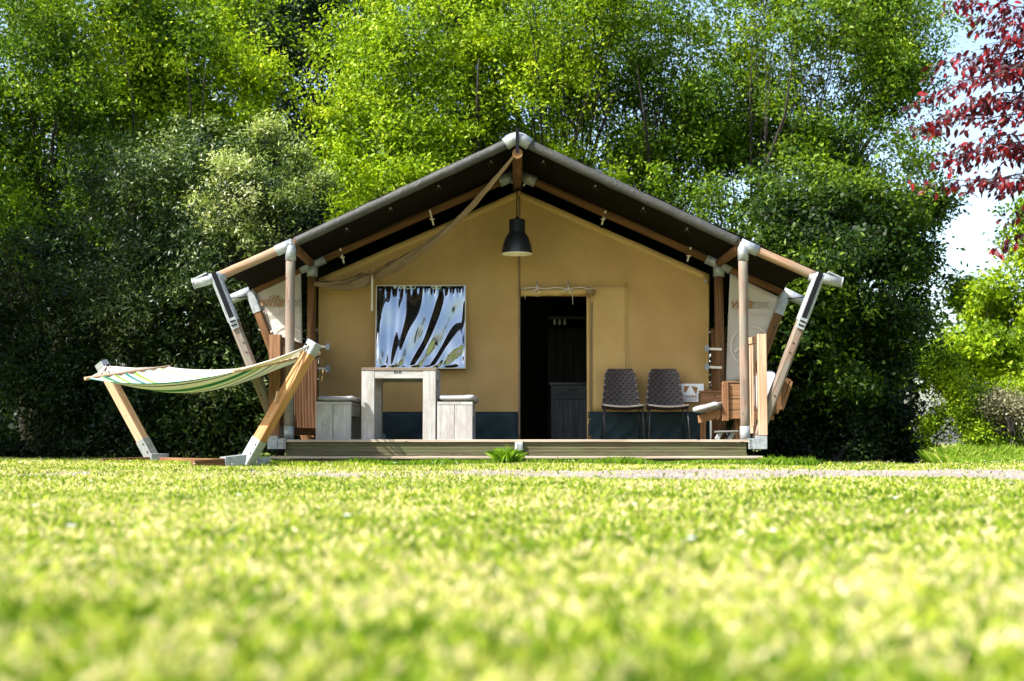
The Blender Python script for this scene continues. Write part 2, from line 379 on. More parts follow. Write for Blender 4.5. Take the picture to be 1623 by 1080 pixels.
def vnoise(x, y, s, seed=0):
    r = np.random.default_rng(seed); t = r.random((64, 64)); x = np.asarray(x) * s; y = np.asarray(y) * s
    xi = np.floor(x).astype(int); yi = np.floor(y).astype(int); fx = sm(x - xi); fy = sm(y - yi)
    g = lambda a, b_: t[a % 64, b_ % 64]
    return (g(xi, yi) * (1 - fx) + g(xi + 1, yi) * fx) * (1 - fy) + (g(xi, yi + 1) * (1 - fx) + g(xi + 1, yi + 1) * fx) * fy

def blades(name, x, y, h, wd, tint, material, lean=.5, zb=None):
    n = len(x); z = (terrain(x, y) if zb is None else zb) - .003
    a = RNG.random(n) * 2 * np.pi; ln = RNG.random(n) * lean; b_ = RNG.random(n) * 2 * np.pi
    # blades mostly face the viewer's half so that they read as blades from the lawn; bent at mid height
    sx_, sy_ = np.cos(a) * wd / 2, np.sin(a) * wd / 2
    dx, dy = np.cos(b_) * ln * h, np.sin(b_) * ln * h
    v = np.empty((n, 4, 3))
    v[:, 0] = np.stack([x - sx_, y - sy_, z], -1); v[:, 1] = np.stack([x + sx_, y + sy_, z], -1)
    v[:, 2] = np.stack([x + sx_ * .7 + dx * .35, y + sy_ * .7 + dy * .35, z + h * .55], -1)
    v[:, 3] = np.stack([x + dx, y + dy, z + h * (1 - .35 * ln)], -1)
    return raw_mesh(name, v.reshape(-1, 3), 4, [(0, 1, 2, 3)], material, tint)

def scatter(y0, y1, dens, xm=0.8):
    # frustum-shaped area with a margin at both sides
    n = int(dens * (.40 * (y1 ** 2 - y0 ** 2) + 2 * xm * (y1 - y0)))
    t_ = RNG.random(n * 2); yy = y0 + (y1 - y0) * RNG.random(n * 2)
    half = .40 * yy + xm; keepm = RNG.random(n * 2) < half / half.max(); yy = yy[keepm][:n]; half = half[keepm][:n]
    xx = (RNG.random(len(yy)) * 2 - 1) * half; return xx, yy
parts_x, parts_y, hh, ww = [], [], [], []
for y0, y1, dens, h0, wd in ((.9, 3, 9000, .042, .0035), (3, 6, 5200, .036, .0048), (6, 10, 2900, .034, .007), (10, 15.2, 1900, .034, .009), (15.2, 24, 700, .05, .014)):
    xx, yy = scatter(y0, y1, dens)
    parts_x.append(xx); parts_y.append(yy); n = len(xx); hh.append(h0 * (.5 + .8 * RNG.random(n))); ww.append(wd * (.7 + .6 * RNG.random(n)))
gx_, gy_, gh, gw = map(np.concatenate, (parts_x, parts_y, hh, ww))
pm = path_mask(gx_, gy_); soft = -.05 + .5 * vnoise(gx_, gy_, 6, 3) ** 2
pprob = np.where(pm > soft, .04 + .85 * sm((1.2 - gx_) / 4.2) * (vnoise(gx_, gy_, 1.5, 9) > .3), 1)
under = (np.abs(gx_ - .05) < 2.5) & (gy_ > 14.6) & (gy_ < 23)
k_ = (RNG.random(len(gx_)) < pprob) & ~under & ~((gx_ < -2.4) & (gy_ > 19.5)) & ~((gx_ > 5.4) & (gy_ > 18.8))
gx_, gy_, gh, gw = gx_[k_], gy_[k_], gh[k_], gw[k_]
pn = .16 * vnoise(gx_, gy_, .8, 1) + .26 * vnoise(gx_, gy_, 5.3, 2) + .24 * vnoise(gx_, gy_, 17, 5) + .34 * vnoise(gx_, gy_, 43, 6)
gh *= .5 + 1.0 * pn; tint = sm((.82 - pn) * 1.7) * .85 + .06 + RNG.normal(0, .34, len(gx_))
tag(blades('grass', gx_, gy_, gh, gw, tint, M['grass'], .9), 'short sunlit green and straw coloured lawn grass in front of the tent', 'grass', kind='stuff')
# taller unmown fringe against the deck and its ends
n = 9000; fx_ = RNG.uniform(-2.75, 3.1, n); fy_ = 14.62 - np.abs(RNG.normal(0, .10, n)); cl = vnoise(fx_, fy_ * 0, 2.6, 8)
fh = (.04 + .10 * cl * RNG.random(n)) * (1 + .4 * (fx_ > 2.5)); 
tag(blades('unmown_grass', fx_, fy_, fh, np.full(n, .008), RNG.random(n) * .8, M['weed'], .7), 'taller unmown grass growing along the foot of the deck', 'grass', kind='stuff')
n = 2600; q_ = RNG.random(n); fx_ = -4.3 + 2.9 * q_ + RNG.normal(0, .12, n); fy_ = 15.55 - 1.75 * q_ + RNG.normal(0, .12, n)
tag(blades('rough_grass', fx_, fy_, .035 + .05 * RNG.random(n), np.full(n, .009), RNG.random(n) * .8, M['grass'], .8), 'rough grass growing round the base of the hammock stand', 'grass', kind='stuff')
# right-hand verge
n = 22000; vx_ = RNG.uniform(6.0, 9.6, n); vy_ = RNG.uniform(18.7, 20.8, n)
tag(blades('verge_grass', vx_, vy_, .06 + .22 * RNG.random(n) * vnoise(vx_, vy_, 1.6, 4) + .10 * (vy_ - 18.7), np.full(n, .014), .25 + RNG.random(n) * .7, M['weed'], .8), 'bright tall grass on the verge below the right hand shrubs', 'grass', kind='stuff')
# gravel stones
n = 26000; sx_ = RNG.uniform(-8, 9, n); sy_ = RNG.uniform(9, 19, n); k_ = path_mask(sx_, sy_) > .08 * RNG.random(n); sx_, sy_ = sx_[k_], sy_[k_]; n = len(sx_)
r_ = .004 + .009 * RNG.random(n) ** 2; cz = terrain(sx_, sy_) + .006 + r_ * .3
octo = np.array([(1, 0, 0), (0, 1, 0), (-1, 0, 0), (0, -1, 0), (0, 0, .8), (0, 0, -.8)]); jit = 1 + .5 * (RNG.random((n, 6, 1)) - .5)
v = np.stack([sx_, sy_, cz], -1)[:, None] + octo[None] * jit * r_[:, None, None]
tag(raw_mesh('gravel', v.reshape(-1, 3), 6, [(0, 1, 4), (1, 2, 4), (2, 3, 4), (3, 0, 4)], M['gravel']), 'loose pale gravel stones scattered on the path', 'gravel', kind='stuff')
# daisies
n = 260; dx_ = RNG.uniform(-7.5, 6, n); dy_ = np.where(RNG.random(n) < .6, RNG.uniform(13, 17.5, n), RNG.uniform(3, 13, n)); k_ = (path_mask(dx_, dy_) < 0) & ~((np.abs(dx_) < 2.7) & (dy_ > 14.5)); dx_, dy_ = dx_[k_], dy_[k_]; n = len(dx_)
hexa = np.array([(math.cos(a * math.pi / 3), math.sin(a * math.pi / 3), .25 * (a % 2)) for a in range(6)]) * .011
v = np.stack([dx_, dy_, terrain(dx_, dy_) + .05], -1)[:, None] + hexa[None]
tag(raw_mesh('daisies', v.reshape(-1, 3), 6, [(0, 1, 2, 3, 4, 5)], M['white']), 'tiny white daisies dotted over the lawn', 'flowers', kind='stuff')

# ------------------------------------------------------------------ tent
DF, DR = 15.0, 16.93
ZD = Z(697, 14.9)          # deck surface
CX = X(820, DF)
tent = thing('safari_tent', 'tan canvas safari tent with a dark pitched roof on timber poles', 'tent', (CX, DR, 0))
def pole(name, p0, p1, r, m_, n=14, parent=tent, steps=8):
    p0, p1 = Vector(p0), Vector(p1); pts = [p0.lerp(p1, k / steps) + Vector((random.uniform(-1, 1), random.uniform(-1, 1), random.uniform(-1, 1))) * r * .03 for k in range(steps + 1)]
    return MB().tube(pts, [r * (1 + random.uniform(-.02, .02)) for _ in pts], n).build(name, m_, parent)
FR = .050
apexF, nodeFL, nodeFR = P(820, 221, DF), P(461, 388, DF), P(1177.5, 388, DF)
endFL, endFR = P(343, 440, DF), P(1297, 440, DF); tipFL, tipFR = P(306, 450, DF - .02), P(1335, 448, DF - .02)
apexR, nodeRL, nodeRR = P(820, 276, DR), P(495, 418, DR), P(1139, 418, DR)
endRL, endRR = P(397, 462, DR), P(1245, 465, DR); tipRL, tipRR = P(366, 475, DR), P(1277, 480, DR)
for A_, B_, C_, T_ in ((apexF, nodeFL, endFL, tipFL), (apexF, nodeFR, endFR, tipFR)):
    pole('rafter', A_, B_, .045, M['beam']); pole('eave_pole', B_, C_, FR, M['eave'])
    d_ = (T_ - C_).normalized(); MB().tube([C_ - d_ * .10, T_], .057, 16).tube([T_ - d_ * .012, T_ + d_ * .002], .060, 16).build('pipe_bracket', M['galv'], tent)
for A_, B_, C_, T_ in ((apexR, nodeRL, endRL, tipRL), (apexR, nodeRR, endRR, tipRR)):
    pole('rear_rafter', A_, B_, .052, M['beam']); pole('rear_eave_pole', B_, C_, .052, M['beam'])
    d_ = (T_ - C_).normalized(); MB().tube([C_ - d_ * .05, T_], .062, 16).build('pipe_bracket', M['galv'], tent)
    da = (A_ - B_).normalized(); MB().tube([B_ - da * .16, B_ + da * .16], .066, 14).tube([B_, B_ - Vector((0, 0, .16))], .066, 14).build('pipe_joint', M['galv'], tent)
    MB().tube([A_ - da * .04, A_ - da * .24], .068, 14).build('pipe_joint', M['galv'], tent)
pole('ridge_pole', P(820, 243, DF - .02), P(820, 292, DR - .02), .055, M['beam'])
pole('ridge_pole', P(820, 292, DR + .12), P(820, 292, DR + .12) + Vector((0, 5.3, 0)), .055, M['beam'])
for a_, b_ in ((P(466, 392, DF + .06), P(492, 416, DR - .08)), (P(1174, 392, DF + .06), P(1141, 416, DR - .08))): pole('purlin', a_, b_, .05, M['beam'])
# clips tying the upper and lower purlin
# front posts
for px, nd in ((461, nodeFL), (1179, nodeFR)):
    pb = Vector((nd.x + (P(458, 650, DF).x - P(461, 400, DF).x) * (1 if px < 800 else -.3), DF, ZD + .03)); pt = nd + Vector((0, 0, -.06))
    pole('front_post', pb, pt, .050, M['pole'], 16)
    MB().tube([nd + Vector((0, -.003, -.17)), nd + Vector((0, -.003, .02))], .057, 16).build('post_sleeve', M['galv'], tent)
    s_ = -1 if px < 800 else 1; d_ = ((endFL if s_ < 0 else endFR) - nd).normalized()
    MB().tube([nd - d_ * .03, nd + d_ * .17], .060, 16).build('post_sleeve', M['galv'], tent)
    MB().tube([pb - Vector((0, 0, .03)), pb + Vector((0, 0, .11))], .056, 16).build('post_foot', M['galv'], tent)
# rear posts
for px, nd in ((495, nodeRL), (1139, nodeRR)):
    pole('rear_post', (nd.x, DR, ZD), nd + Vector((0, 0, -.1)), .056, M['beam'], 16)
# slanted outer struts, front and rear
for (tp, ft, fr) in ((endFL, P(449, 705, DF + .05), 1), (endFR, P(1196, 705, DF + .05), 1), (endRL, P(487, 700, DR), 0), (endRR, P(1160, 700, DR), 0)):
    d_ = (ft - tp).normalized()
    st = MB().beam(tp + d_ * .35 if fr else tp + d_ * .2, ft, .105, .105, (0, 1, 0), .028).build('slanted_strut', M['pole'] if fr else M['beam'], tent)
    if fr: st['label'] = 'weathered outer strut leaning out to the eave pole'
    MB().beam(tp, tp + d_ * (.50 if fr else .27), .118, .118, (0, 1, 0), .03).build('strut_sleeve', M['galv'], tent)
    if fr:
        f_ = Vector((0, -.064, 0)); MB().beam(tp + f_ - d_ * .05, tp + f_ + d_ * .47, .052, .006, (0, 1, 0), .001).build('strap', M['black'], tent)
        MB().beam(tp + f_ * 1.1 + d_ * .47, tp + f_ * 1.1 + d_ * .59, .085, .014, (0, 1, 0), .004).build('strap_buckle', M['galv'], tent)
        MB().beam(tp + f_ * 1.3 + d_ * .50, tp + f_ * 1.3 + d_ * .515, .06, .008, (0, 1, 0), .001).beam(tp + f_ * 1.3 + d_ * .545, tp + f_ * 1.3 + d_ * .56, .06, .008, (0, 1, 0), .001).build('buckle_slot', M['black'], tent)
        for q in (.75, .86, 1.35): c_ = tp + d_ * q + Vector((random.uniform(-.02, .02), -.05, 0)); MB().tube([c_, c_ + Vector((0, -.009, 0))], .009, 8).build('bolt', M['bolt'], tent)
# little wing plates at the pipe tips
for T_ in (tipFL, tipFR):
    s_ = -1 if T_.x < 0 else 1; c_ = T_ + Vector((-s_ * .08, 0, .075))
    MB().beam(c_ + Vector((-.07, 0, .035 * s_)), c_ + Vector((.07, 0, -.035 * s_)), .09, .018, (0, 0, 1), .008).beam(c_ + Vector((0, 0, -.05)), c_, .02, .02).build('tension_clamp', M['galv'], tent)

# roof canvas
def roof_fn(side):
    tip = endFL if side < 0 else endFR; sl_ = (tip - apexF); n_ = Vector((-sl_.z * -1, 0, 0))
    nrm = Vector((side * abs(sl_.z), 0, abs(sl_.x))).normalized()
    ln = sl_.length + .02
    d_ = sl_.normalized()
    def fn(u, v):
        L_ = ln * u; back = v * 7.6
        droop = -.012 * math.sin(math.pi * u) * 0
        eave = 0
        bow = .020 * math.sin(v * math.pi * 4) ** 2 * (.3 + u) + .006 * math.sin(u * 23 + v * 31)
        if v > .12: bow += 0
        # eave edge cut back in a curve between frames
        cut = .10 * math.sin(min(1, v / .255) * math.pi) * sm((u - .8) / .2) if v < .255 else 0
        p = apexF + d_ * (L_ - cut - .035) + nrm * (.056 - bow * (u > 0.02)) ; p.y = DF + .02 + back
        p.z += .0
        return p
    return fn
for side in (-1, 1): 
    MB().grid(roof_fn(side), 40, 60).build('roof_canvas', M['roof'], tent, solid=.005)
    # rolled front hem sleeve over the rafter
    nd = nodeFL if side < 0 else nodeFR; mb = MB(); pts = []; rs = []
    for k in range(61):
        q = k / 60; p = apexF.lerp(nd, q * .975 + .004); p.z += .0015 * math.sin(q * 40) + .004; p.y = DF
        pts.append(p); rs.append(.052 + .0012 * math.sin(q * 31 + side) + .0008 * math.sin(q * 77))
    mb.tube(pts, rs, 20).build('roof_hem', M['hem'], tent)
    for q in (.12, .36, .58, .78):     # ties under the roof
        c_ = apexF.lerp(nd, q) + Vector((0, .55, -.0)); 
        mb = MB().beam(c_ + Vector((0, -.02, .0)), c_ + Vector((0, .02, -.0)), .035, .02).tube([c_, c_ + Vector((.03 * side, 0, -.045))], .006, 6).tube([c_, c_ + Vector((-.03 * side, .01, -.03))], .006, 6)
        mb.build('roof_tie', M['bolt'], tent); MB().tube([c_ + Vector((0, -.022, .0)), c_ + Vector((0, -.032, 0))], .010, 8).build('light_dot', M['galv'], tent)  # pale disc stands in for daylight showing through a hole
# ridge cap bracket + black strap
aF = apexF; MB().tube([aF + Vector((-.13, -.012, -.058)), aF + Vector((-.05, -.02, -.006)), aF + Vector((0, -.022, .012)), aF + Vector((.05, -.02, -.006)), aF + Vector((.13, -.012, -.058))], .068, 16).build('ridge_bracket', M['galv'], tent)
MB().box(aF.x - .019, aF.x + .019, DF - .105, DF - .098, aF.z - .17, aF.z + .10).build('ridge_strap', M['black'], tent)

# front wall (tan canvas with window and door holes)
DW = 17.06
def wall_top(px):  # photo row of the wall's upper edge
    return 303 + abs(px - 822) * .437
cols = [(505, 596, 8, None), (596, 738, 16, (452, 586)), (738, 822, 8, None), (822, 930, 12, (470, 800)), (930, 995, 8, None), (995, 1124, 14, None)]
def wallpt(px, py, off=0):
    p = P(px, py, DW); return Vector((p.x, DW + off + .014 * math.sin(px * .031 + py * .012) * math.sin(py * .021) + .005 * math.sin(px * .11 - py * .05) + .006 * math.sin(px * .05 + py * .09) * math.exp(-((py - 640) / 70) ** 2) + .006 * math.sin(math.atan2(px - 822, py - 300) * 38) * math.exp(-((py - 330) / 90) ** 2), p.z))
mb = MB()
for x0, x1, nn, hole in cols:
    segs = [('t', 701)] if not hole else [('t', hole[0]), (hole[1], 701)]
    for a_, b_ in segs:
        if a_ != 't' and a_ > 701: continue
        def fn(u, v, a_=a_, b_=b_):
            px = x0 + (x1 - x0) * u; top = wall_top(px) if a_ == 't' else a_
            return wallpt(px, top + (b_ - top) * v)
        mb.grid(fn, nn, 24, uvs=(1, 1))
mb.build('front_wall', M['tan'], tent)
def strip(pts, wpx, name, m_, off=-.006, horizontal=False, th=.003):
    mb = MB()
    for (xa, ya), (xb, yb) in zip(pts[:-1], pts[1:]):
        k = max(2, int(math.hypot(xa - xb, ya - yb) / 12))
        def fn(u, v, xa=xa, ya=ya, xb=xb, yb=yb):
            px, py = xa + (xb - xa) * u, ya + (yb - ya) * u
            if horizontal: py += (v - .5) * wpx
            else: px += (v - .5) * wpx
            return wallpt(px, py, off)
        mb.grid(fn, k, 1)
    return mb.build(name, m_, tent, solid=th)
for side in (-1, 1):
    a_ = 822 + side * 2; b_ = 505 if side < 0 else 1124
    strip([(a_, 309), (b_, wall_top(b_) + 6)], 11, 'gable_hem', M['tan_hem'], horizontal=True)
for px, ya, yb in ((738, 342, 652), (995, 452, 652), (596, 405, 452), (506, 450, 690), (1122, 445, 660)): strip([(px, ya), (px, yb)], 2.2, 'seam', M['tan_hem'], -.005)
MB().grid(lambda u, v: wallpt(939 + 55 * u, 452 + 200 * v, -.004), 8, 20).build('door_flap', M['tan_hem'], tent, solid=.002)
strip([(930, 449), (995, 449)], 2.2, 'seam', M['tan_hem'], -.006, True); strip([(596, 447), (738, 447)], 2, 'seam', M['tan_hem'], -.006, True)
strip([(823, 312), (823, 697)], 3.2, 'zip', M['flap'], -.008)
strip([(932, 470), (933, 697)], 5, 'door_edge', M['tan_hem'], -.012); strip([(938, 480), (937, 697)], 2, 'zip', M['flap'], -.009)
for xa, xb in ((506, 821), (932, 1124)):
    mb = MB(); mb.grid(lambda u, v: wallpt(xa + (xb - xa) * u, 653 + 48 * v, -.014 - .012 * math.sin(u * 40 + v * 9 + xa) * v), 40, 8); mb.build('skirt', M['skirt'], tent, solid=.003)
# window film: real folds fanned from the lower left
def film(u, v):
    px, py = 598 + 139 * u, 454 + 130 * v
    dx, dy = px - 596, 700 - py; th = math.atan2(dx, dy); r_ = math.hypot(dx, dy)
    f = math.sin(th * 30 + 1.2 * math.sin(r_ * .022) + .9 * math.sin(px * .055)) * .0108 * (.5 + r_ / 250)
    f += .0022 * math.sin(th * 71 + r_ * .03 + 1.2 * math.sin(px * .09)) + .004 * math.sin(px * .045 - py * .08)
    f += .010 * math.exp(-((v) / .10) ** 2) * math.sin(px * .62) + .0022 * math.sin(px * .21 + 2 * math.sin(py * .05))
    e = min(u, 1 - u, v, 1 - v); f *= sm(e / .03)
    p = P(px, py, DW); return Vector((p.x, DW - .155 + .13 * (1 - v) - f, p.z))
win = MB().grid(film, 150, 110).build('window', M['vinyl'], tent)
mb = MB()
for a_, b_ in (((597, 453), (738, 453)), ((597, 585), (738, 585)), ((597, 453), (597, 585)), ((738, 453), (738, 585))):
    A_, B_ = [Vector((q.x, DW - .158 + .13 * (q.z - Z(585, DW)) / (Z(453, DW) - Z(585, DW)), q.z)) for q in (P(*a_, DW), P(*b_, DW))]; mb.beam(A_, B_, .012, .012, (0, 1, 0))
fr = mb.build('window_edge', M['strap'], win)
# rolled door blind above the door
pA, pB = P(826, 465, DW - .07), P(930, 462, DW - .07)
pts = [pA.lerp(pB, k / 12) + Vector((0, 0, .006 * math.sin(k * 1.7))) for k in range(13)]
MB().tube(pts, [.042 + .004 * math.sin(k * 2.2) for k in range(13)], 14).build('rolled_blind', M['tan_hem'], tent)
MB().tube([pB, pB + Vector((.06, 0, 0)), pB + Vector((.10, 0, -.01))], [.052, .040, .01], 12).build('blind_end', M['flap'], tent)
mb = MB(); pts = [P(826 + 10.6 * k, 458 - 2.2 * math.sin(k * .9) ** 2, DW - .115) for k in range(12)]; mb.tube(pts, .006, 6)
for px in (851, 900):
    mb.tube([P(px, 450, DW - .1), P(px + 1, 458, DW - .13), P(px - 4, 462, DW - .13)], .007, 6).tube([P(px + 1, 458, DW - .13), P(px + 5, 466, DW - .13)], .007, 6).tube([P(px, 458, DW - .13), P(px - 10, 463, DW - .13)], .006, 6)
mb.tube([P(907, 458, DW - .13), P(908, 483, DW - .13)], .003, 5).tube([P(833, 466, DW - .13), P(832, 474, DW - .13)], .003, 5)
mb.build('blind_cord', M['rope'], tent)
for px in (851, 900): MB().lathe(P(px, 448, DW - .06), [(.001, -.015), (.012, -.008), (.012, .008), (.001, .015)], 10).build('blind_button', M['galv'], tent)
# toggles tying the gable to the rear rafters
for (x0, y0, x1, y1) in ((539, 394, 546, 420), (681, 333, 688, 360), (960, 334, 953, 359), (1095, 392, 1089, 417), (807, 282, 819, 296), (822, 281, 822, 300), (842, 282, 828, 296)):
    A_, B_ = P(x0, y0, DR - .07), P(x1, y1, DW - .05)
    MB().beam(A_, B_, .022, .008, (0, 1, 0)).beam(A_.lerp(B_, .55) - Vector((.03, .01, 0)), A_.lerp(B_, .55) + Vector((.03, -.01, 0)), .014, .014).build('toggle_strap', M['rope'], tent)
    MB().beam(B_ + Vector((0, -.012, -.02)), B_ + Vector((0, -.012, .018)), .03, .014, (0, 1, 0)).build('toggle', M['black'], tent)
for (x0, y0) in ((1118, 446), (513, 447)):
    c_ = P(x0, y0, DW - .03); MB().tube([c_, c_ + Vector((.0, -.04, 0))], .018, 10).build('hook', M['galv'], tent)
# inner body: side walls, back wall, ceiling
xl, xr = P(505, 600, DW).x, P(1124, 600, DW).x; ybk = 22.3
ztL = P(505, wall_top(505), DW).z; apz = P(822, 303, DW).z; xa = P(822, 300, DW).x
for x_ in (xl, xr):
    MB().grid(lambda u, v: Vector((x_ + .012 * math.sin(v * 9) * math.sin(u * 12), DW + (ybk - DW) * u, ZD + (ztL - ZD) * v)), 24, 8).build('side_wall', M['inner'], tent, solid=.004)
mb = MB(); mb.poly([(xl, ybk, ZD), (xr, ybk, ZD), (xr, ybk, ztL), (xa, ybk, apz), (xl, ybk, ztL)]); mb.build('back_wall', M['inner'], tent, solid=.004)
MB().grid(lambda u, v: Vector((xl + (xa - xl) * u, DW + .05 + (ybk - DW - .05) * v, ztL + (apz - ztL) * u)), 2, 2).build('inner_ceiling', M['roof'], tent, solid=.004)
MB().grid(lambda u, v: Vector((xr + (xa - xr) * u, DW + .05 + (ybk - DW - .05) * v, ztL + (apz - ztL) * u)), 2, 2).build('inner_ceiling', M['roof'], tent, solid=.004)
# outer side cladding boards beside the rear posts
for i in range(3):
    x0 = 1127 + i * 8; MB().box(X(x0, DR + .1), X(x0 + 7.6, DR + .1), DR + .075, DR + .10, ZD + .02, Z(522 + i, DR + .1)).build('board', M['beam'], tent)
for i in range(3):
    x0 = 484 + i * 7.4; MB().box(X(x0, DR + .1), X(x0 + 7, DR + .1), DR + .075, DR + .10, ZD + .02, Z(600 + i, DR + .1)).build('board', M['beam'], tent)
for s_, x0, x1 in ((1, 1120, 1144), (-1, 502, 520)):
    for yy in ((553, 582) if s_ > 0 else (549, 584)):
        a_, b_ = P(x0, yy, DR - .07), P(x1, yy + 1, DR - .07); MB().beam(a_, b_, .012, .03, (0, 0, 1)).build('wall_strap', M['strap'], tent)
        c_ = a_ if s_ > 0 else b_; MB().box(c_.x - .022, c_.x + .022, c_.y - .03, c_.y + .01, c_.z - .035, c_.z + .04).build('strap_clip', M['galv'], tent)

# banners on the side panels
def banner(poly, tx, ty, wv, cx_, cy_, label):
    dB = DR + .0
    pts = [P(x_, y_, dB) for x_, y_ in poly]; mb = MB()
    def fn(u, v):
        top = pts[0].lerp(pts[1], u); bot = pts[3].lerp(pts[2], u); p = top.lerp(bot, v)
        return p + Vector((0, .012 * math.sin(u * 6 + v * 3) * math.sin(v * 3.1), 0))
    mb.grid(fn, 16, 20); bn = mb.build('banner', M['banner'], tent, solid=.003); bn['label'] = label
    dT = dB - .03; s_ = 1 / (FPX / dT)
    put_text('villa', X(tx, dT), dT, Z(ty, dT), .19, M['brown_print'], bn, .35, .0015, wv * .56 * s_)
    put_text('tent', X(tx + wv * .58, dT), dT, Z(ty, dT), .17, M['grey_print'], bn, 0, .001, wv * .42 * s_)
    put_text('villatent.com', X(tx + 2, dT), dT, Z(ty + 12.5, dT), .10, M['pale_print'], bn, 0, -.0008, wv * .94 * s_)
    # round emblem with a tent roof inside
    c_ = P(cx_, cy_, dT); rr = 33 * s_; mb = MB()
    def ok(p): 
        q = [(P(x_, y_, dT).x, P(x_, y_, dT).z) for x_, y_ in poly]; ins = True
        for k in range(4):
            (ax, az), (bx, bz) = q[k], q[(k + 1) % 4]
            if (bx - ax) * (p[1] - az) - (bz - az) * (p[0] - ax) > 0.0: ins = False
        return ins
    for k in range(72):
        a0, a1 = 2 * math.pi * k / 72, 2 * math.pi * (k + 1) / 72
        q = [(c_.x + r2 * math.cos(a), c_.z + r2 * math.sin(a)) for a, r2 in ((a0, rr), (a1, rr), (a1, rr * .92), (a0, rr * .92))]
        if all(ok(z_) for z_ in q): mb.poly([(x_, dT, z_) for x_, z_ in q])
    for q in ([(-.8, -.35), (-.8, -.18), (0, .48), (0, .31)], [(0, .31), (0, .48), (.8, -.18), (.8, -.35)], [(-.42, -.5), (-.42, -.1), (.0, .22), (.0, -.5)]):
        g4 = [(c_.x + a * rr, c_.z + b2 * rr) for a, b2 in q]
        if all(ok(z_) for z_ in g4): mb.poly([(x_, dT, z_) for x_, z_ in g4])
    if mb.f: mb.build('emblem', M['pale_print'], bn)
banner([(396, 464), (477, 427), (480, 602), (440, 592)], 411, 486, 66, 452, 548, 'left side banner printed villatent')
banner([(1157, 433), (1240, 474), (1192, 598), (1150, 608)], 1161, 489, 60, 1190, 549, 'right side banner printed villatent')
# elastic cord from banner corner to pipe
for a_, b_ in ((P(1240, 475, DR - .04), P(1275, 471, DR - .1)), (P(398, 470, DR - .04), P(366, 473, DR - .1))): MB().tube([a_, b_], .006, 6).build('elastic_cord', M['black'], tent)

# ------------------------------------------------------------------ rolled awning flap hanging across the porch
pts_px = [(818, 243, 15.0), (800, 266, 15.15), (780, 290, 15.3), (752, 322, 15.55), (722, 353, 15.8), (690, 380, 16.05), (655, 404, 16.3), (622, 424, 16.5), (602, 434, 16.65), (590, 437, 16.75), (578, 444, 16.78), (552, 452, 16.8), (522, 452, 16.82), (498, 450, 16.84)]
rad = [.010, .018, .022, .028, .030, .036, .046, .060, .056, .022, .075, .060, .042, .024]
from_pts = [P(*q) for q in pts_px]; mb = MB()
def interp(seq, t_):
    k = min(int(t_), len(seq) - 2); f = t_ - k; return seq[k] * (1 - f) + seq[k + 1] * f
nU, nV = 120, 16
def flapfn(u, v):
    t_ = u * (len(from_pts) - 1); c_ = interp(from_pts, t_); r_ = interp(rad, t_); a = v * 2 * math.pi
    d_ = (interp(from_pts, min(t_ + .1, len(from_pts) - 1)) - interp(from_pts, max(t_ - .1, 0))).normalized()
    s1 = Vector((0, 1, 0)); s1 = (s1 - d_ * s1.dot(d_)).normalized(); s2 = d_.cross(s1)
    rr = r_ * (1 + .22 * math.sin(5 * a + t_ * 2.2) + .10 * math.sin(9 * a - t_ * 4))
    return c_ + s1 * math.cos(a) * rr * .8 + s2 * math.sin(a) * rr
mb.grid(flapfn, nU, 32)
flap = thing('awning_flap', 'rolled taupe canvas flap slung from the ridge to the left rear post', 'canvas flap', P(590, 437, 16.75))
mb.build('cloth', M['flap'], flap)
t2 = P(590, 437, 16.70); MB().beam(t2, t2 + Vector((.0, 0, -.42)), .022, .004, (0, 1, 0)).build('tie_strap', M['strap'], flap)
MB().tube([t2 + Vector((-.03, -.03, .05)), t2 + Vector((.01, -.06, 0)), t2 + Vector((.03, -.03, -.05))], .010, 8).build('tie_knot', M['flap'], flap)

# ------------------------------------------------------------------ pendant lamp
LD = 16.5; c_ = P(819.5, 403, LD); sc = LD / FPX
lamp = thing('pendant_lamp', 'dark grey bell shaped pendant lamp hanging under the ridge', 'lamp', P(820, 300, LD))
H_ = lambda py: (403 - py) * sc
prof = [(24.5, 403), (24.5, 401), (23.6, 394), (22.2, 387), (19.5, 379), (16.4, 373), (13.6, 369.5), (13.2, 368), (12.8, 367), (12.8, 349), (12.2, 347.6), (10, 347), (3, 346.6), (2.5, 343), (.6, 342)]
MB().lathe(c_, [(r_ * sc, H_(y_)) for r_, y_ in prof], 40).build('lamp_shade', M['lamp'], lamp)
MB().lathe(c_, [(24.4 * sc, 0.0), (23.4 * sc, .003), (22.6 * sc, H_(394)), (20.6 * sc, H_(386)), (15 * sc, H_(374)), (12 * sc, H_(369)), (.001, H_(368))], 40).build('shade_lining', M['lamp_in'], lamp)
MB().lathe(c_, [(24.6 * sc, -.004), (24.9 * sc, 0), (24.6 * sc, .006)], 40).build('rim', M['lamp_in'], lamp)
MB().lathe(c_ + Vector((0, 0, .05)), [(.002, -.03), (.022, -.02), (.03, .01), (.02, .04), (.014, .07), (.014, .10)], 16).build('bulb', M['white'], lamp)
MB().tube([c_ + Vector((0, 0, H_(343))), c_ + Vector((-.004, .01, H_(330))), c_ + Vector((-.002, .1, H_(312))), P(820, 292, DR - .05)], .006, 6).build('cord', M['black'], lamp)

# ------------------------------------------------------------------ deck
deck = thing('timber_deck', 'ribbed green-brown timber deck with a low step under the tent', 'deck', (CX, 15.5, 0))
xL, xR = X(452, 14.87), X(1188, 14.87); xm = X(829, 14.87)
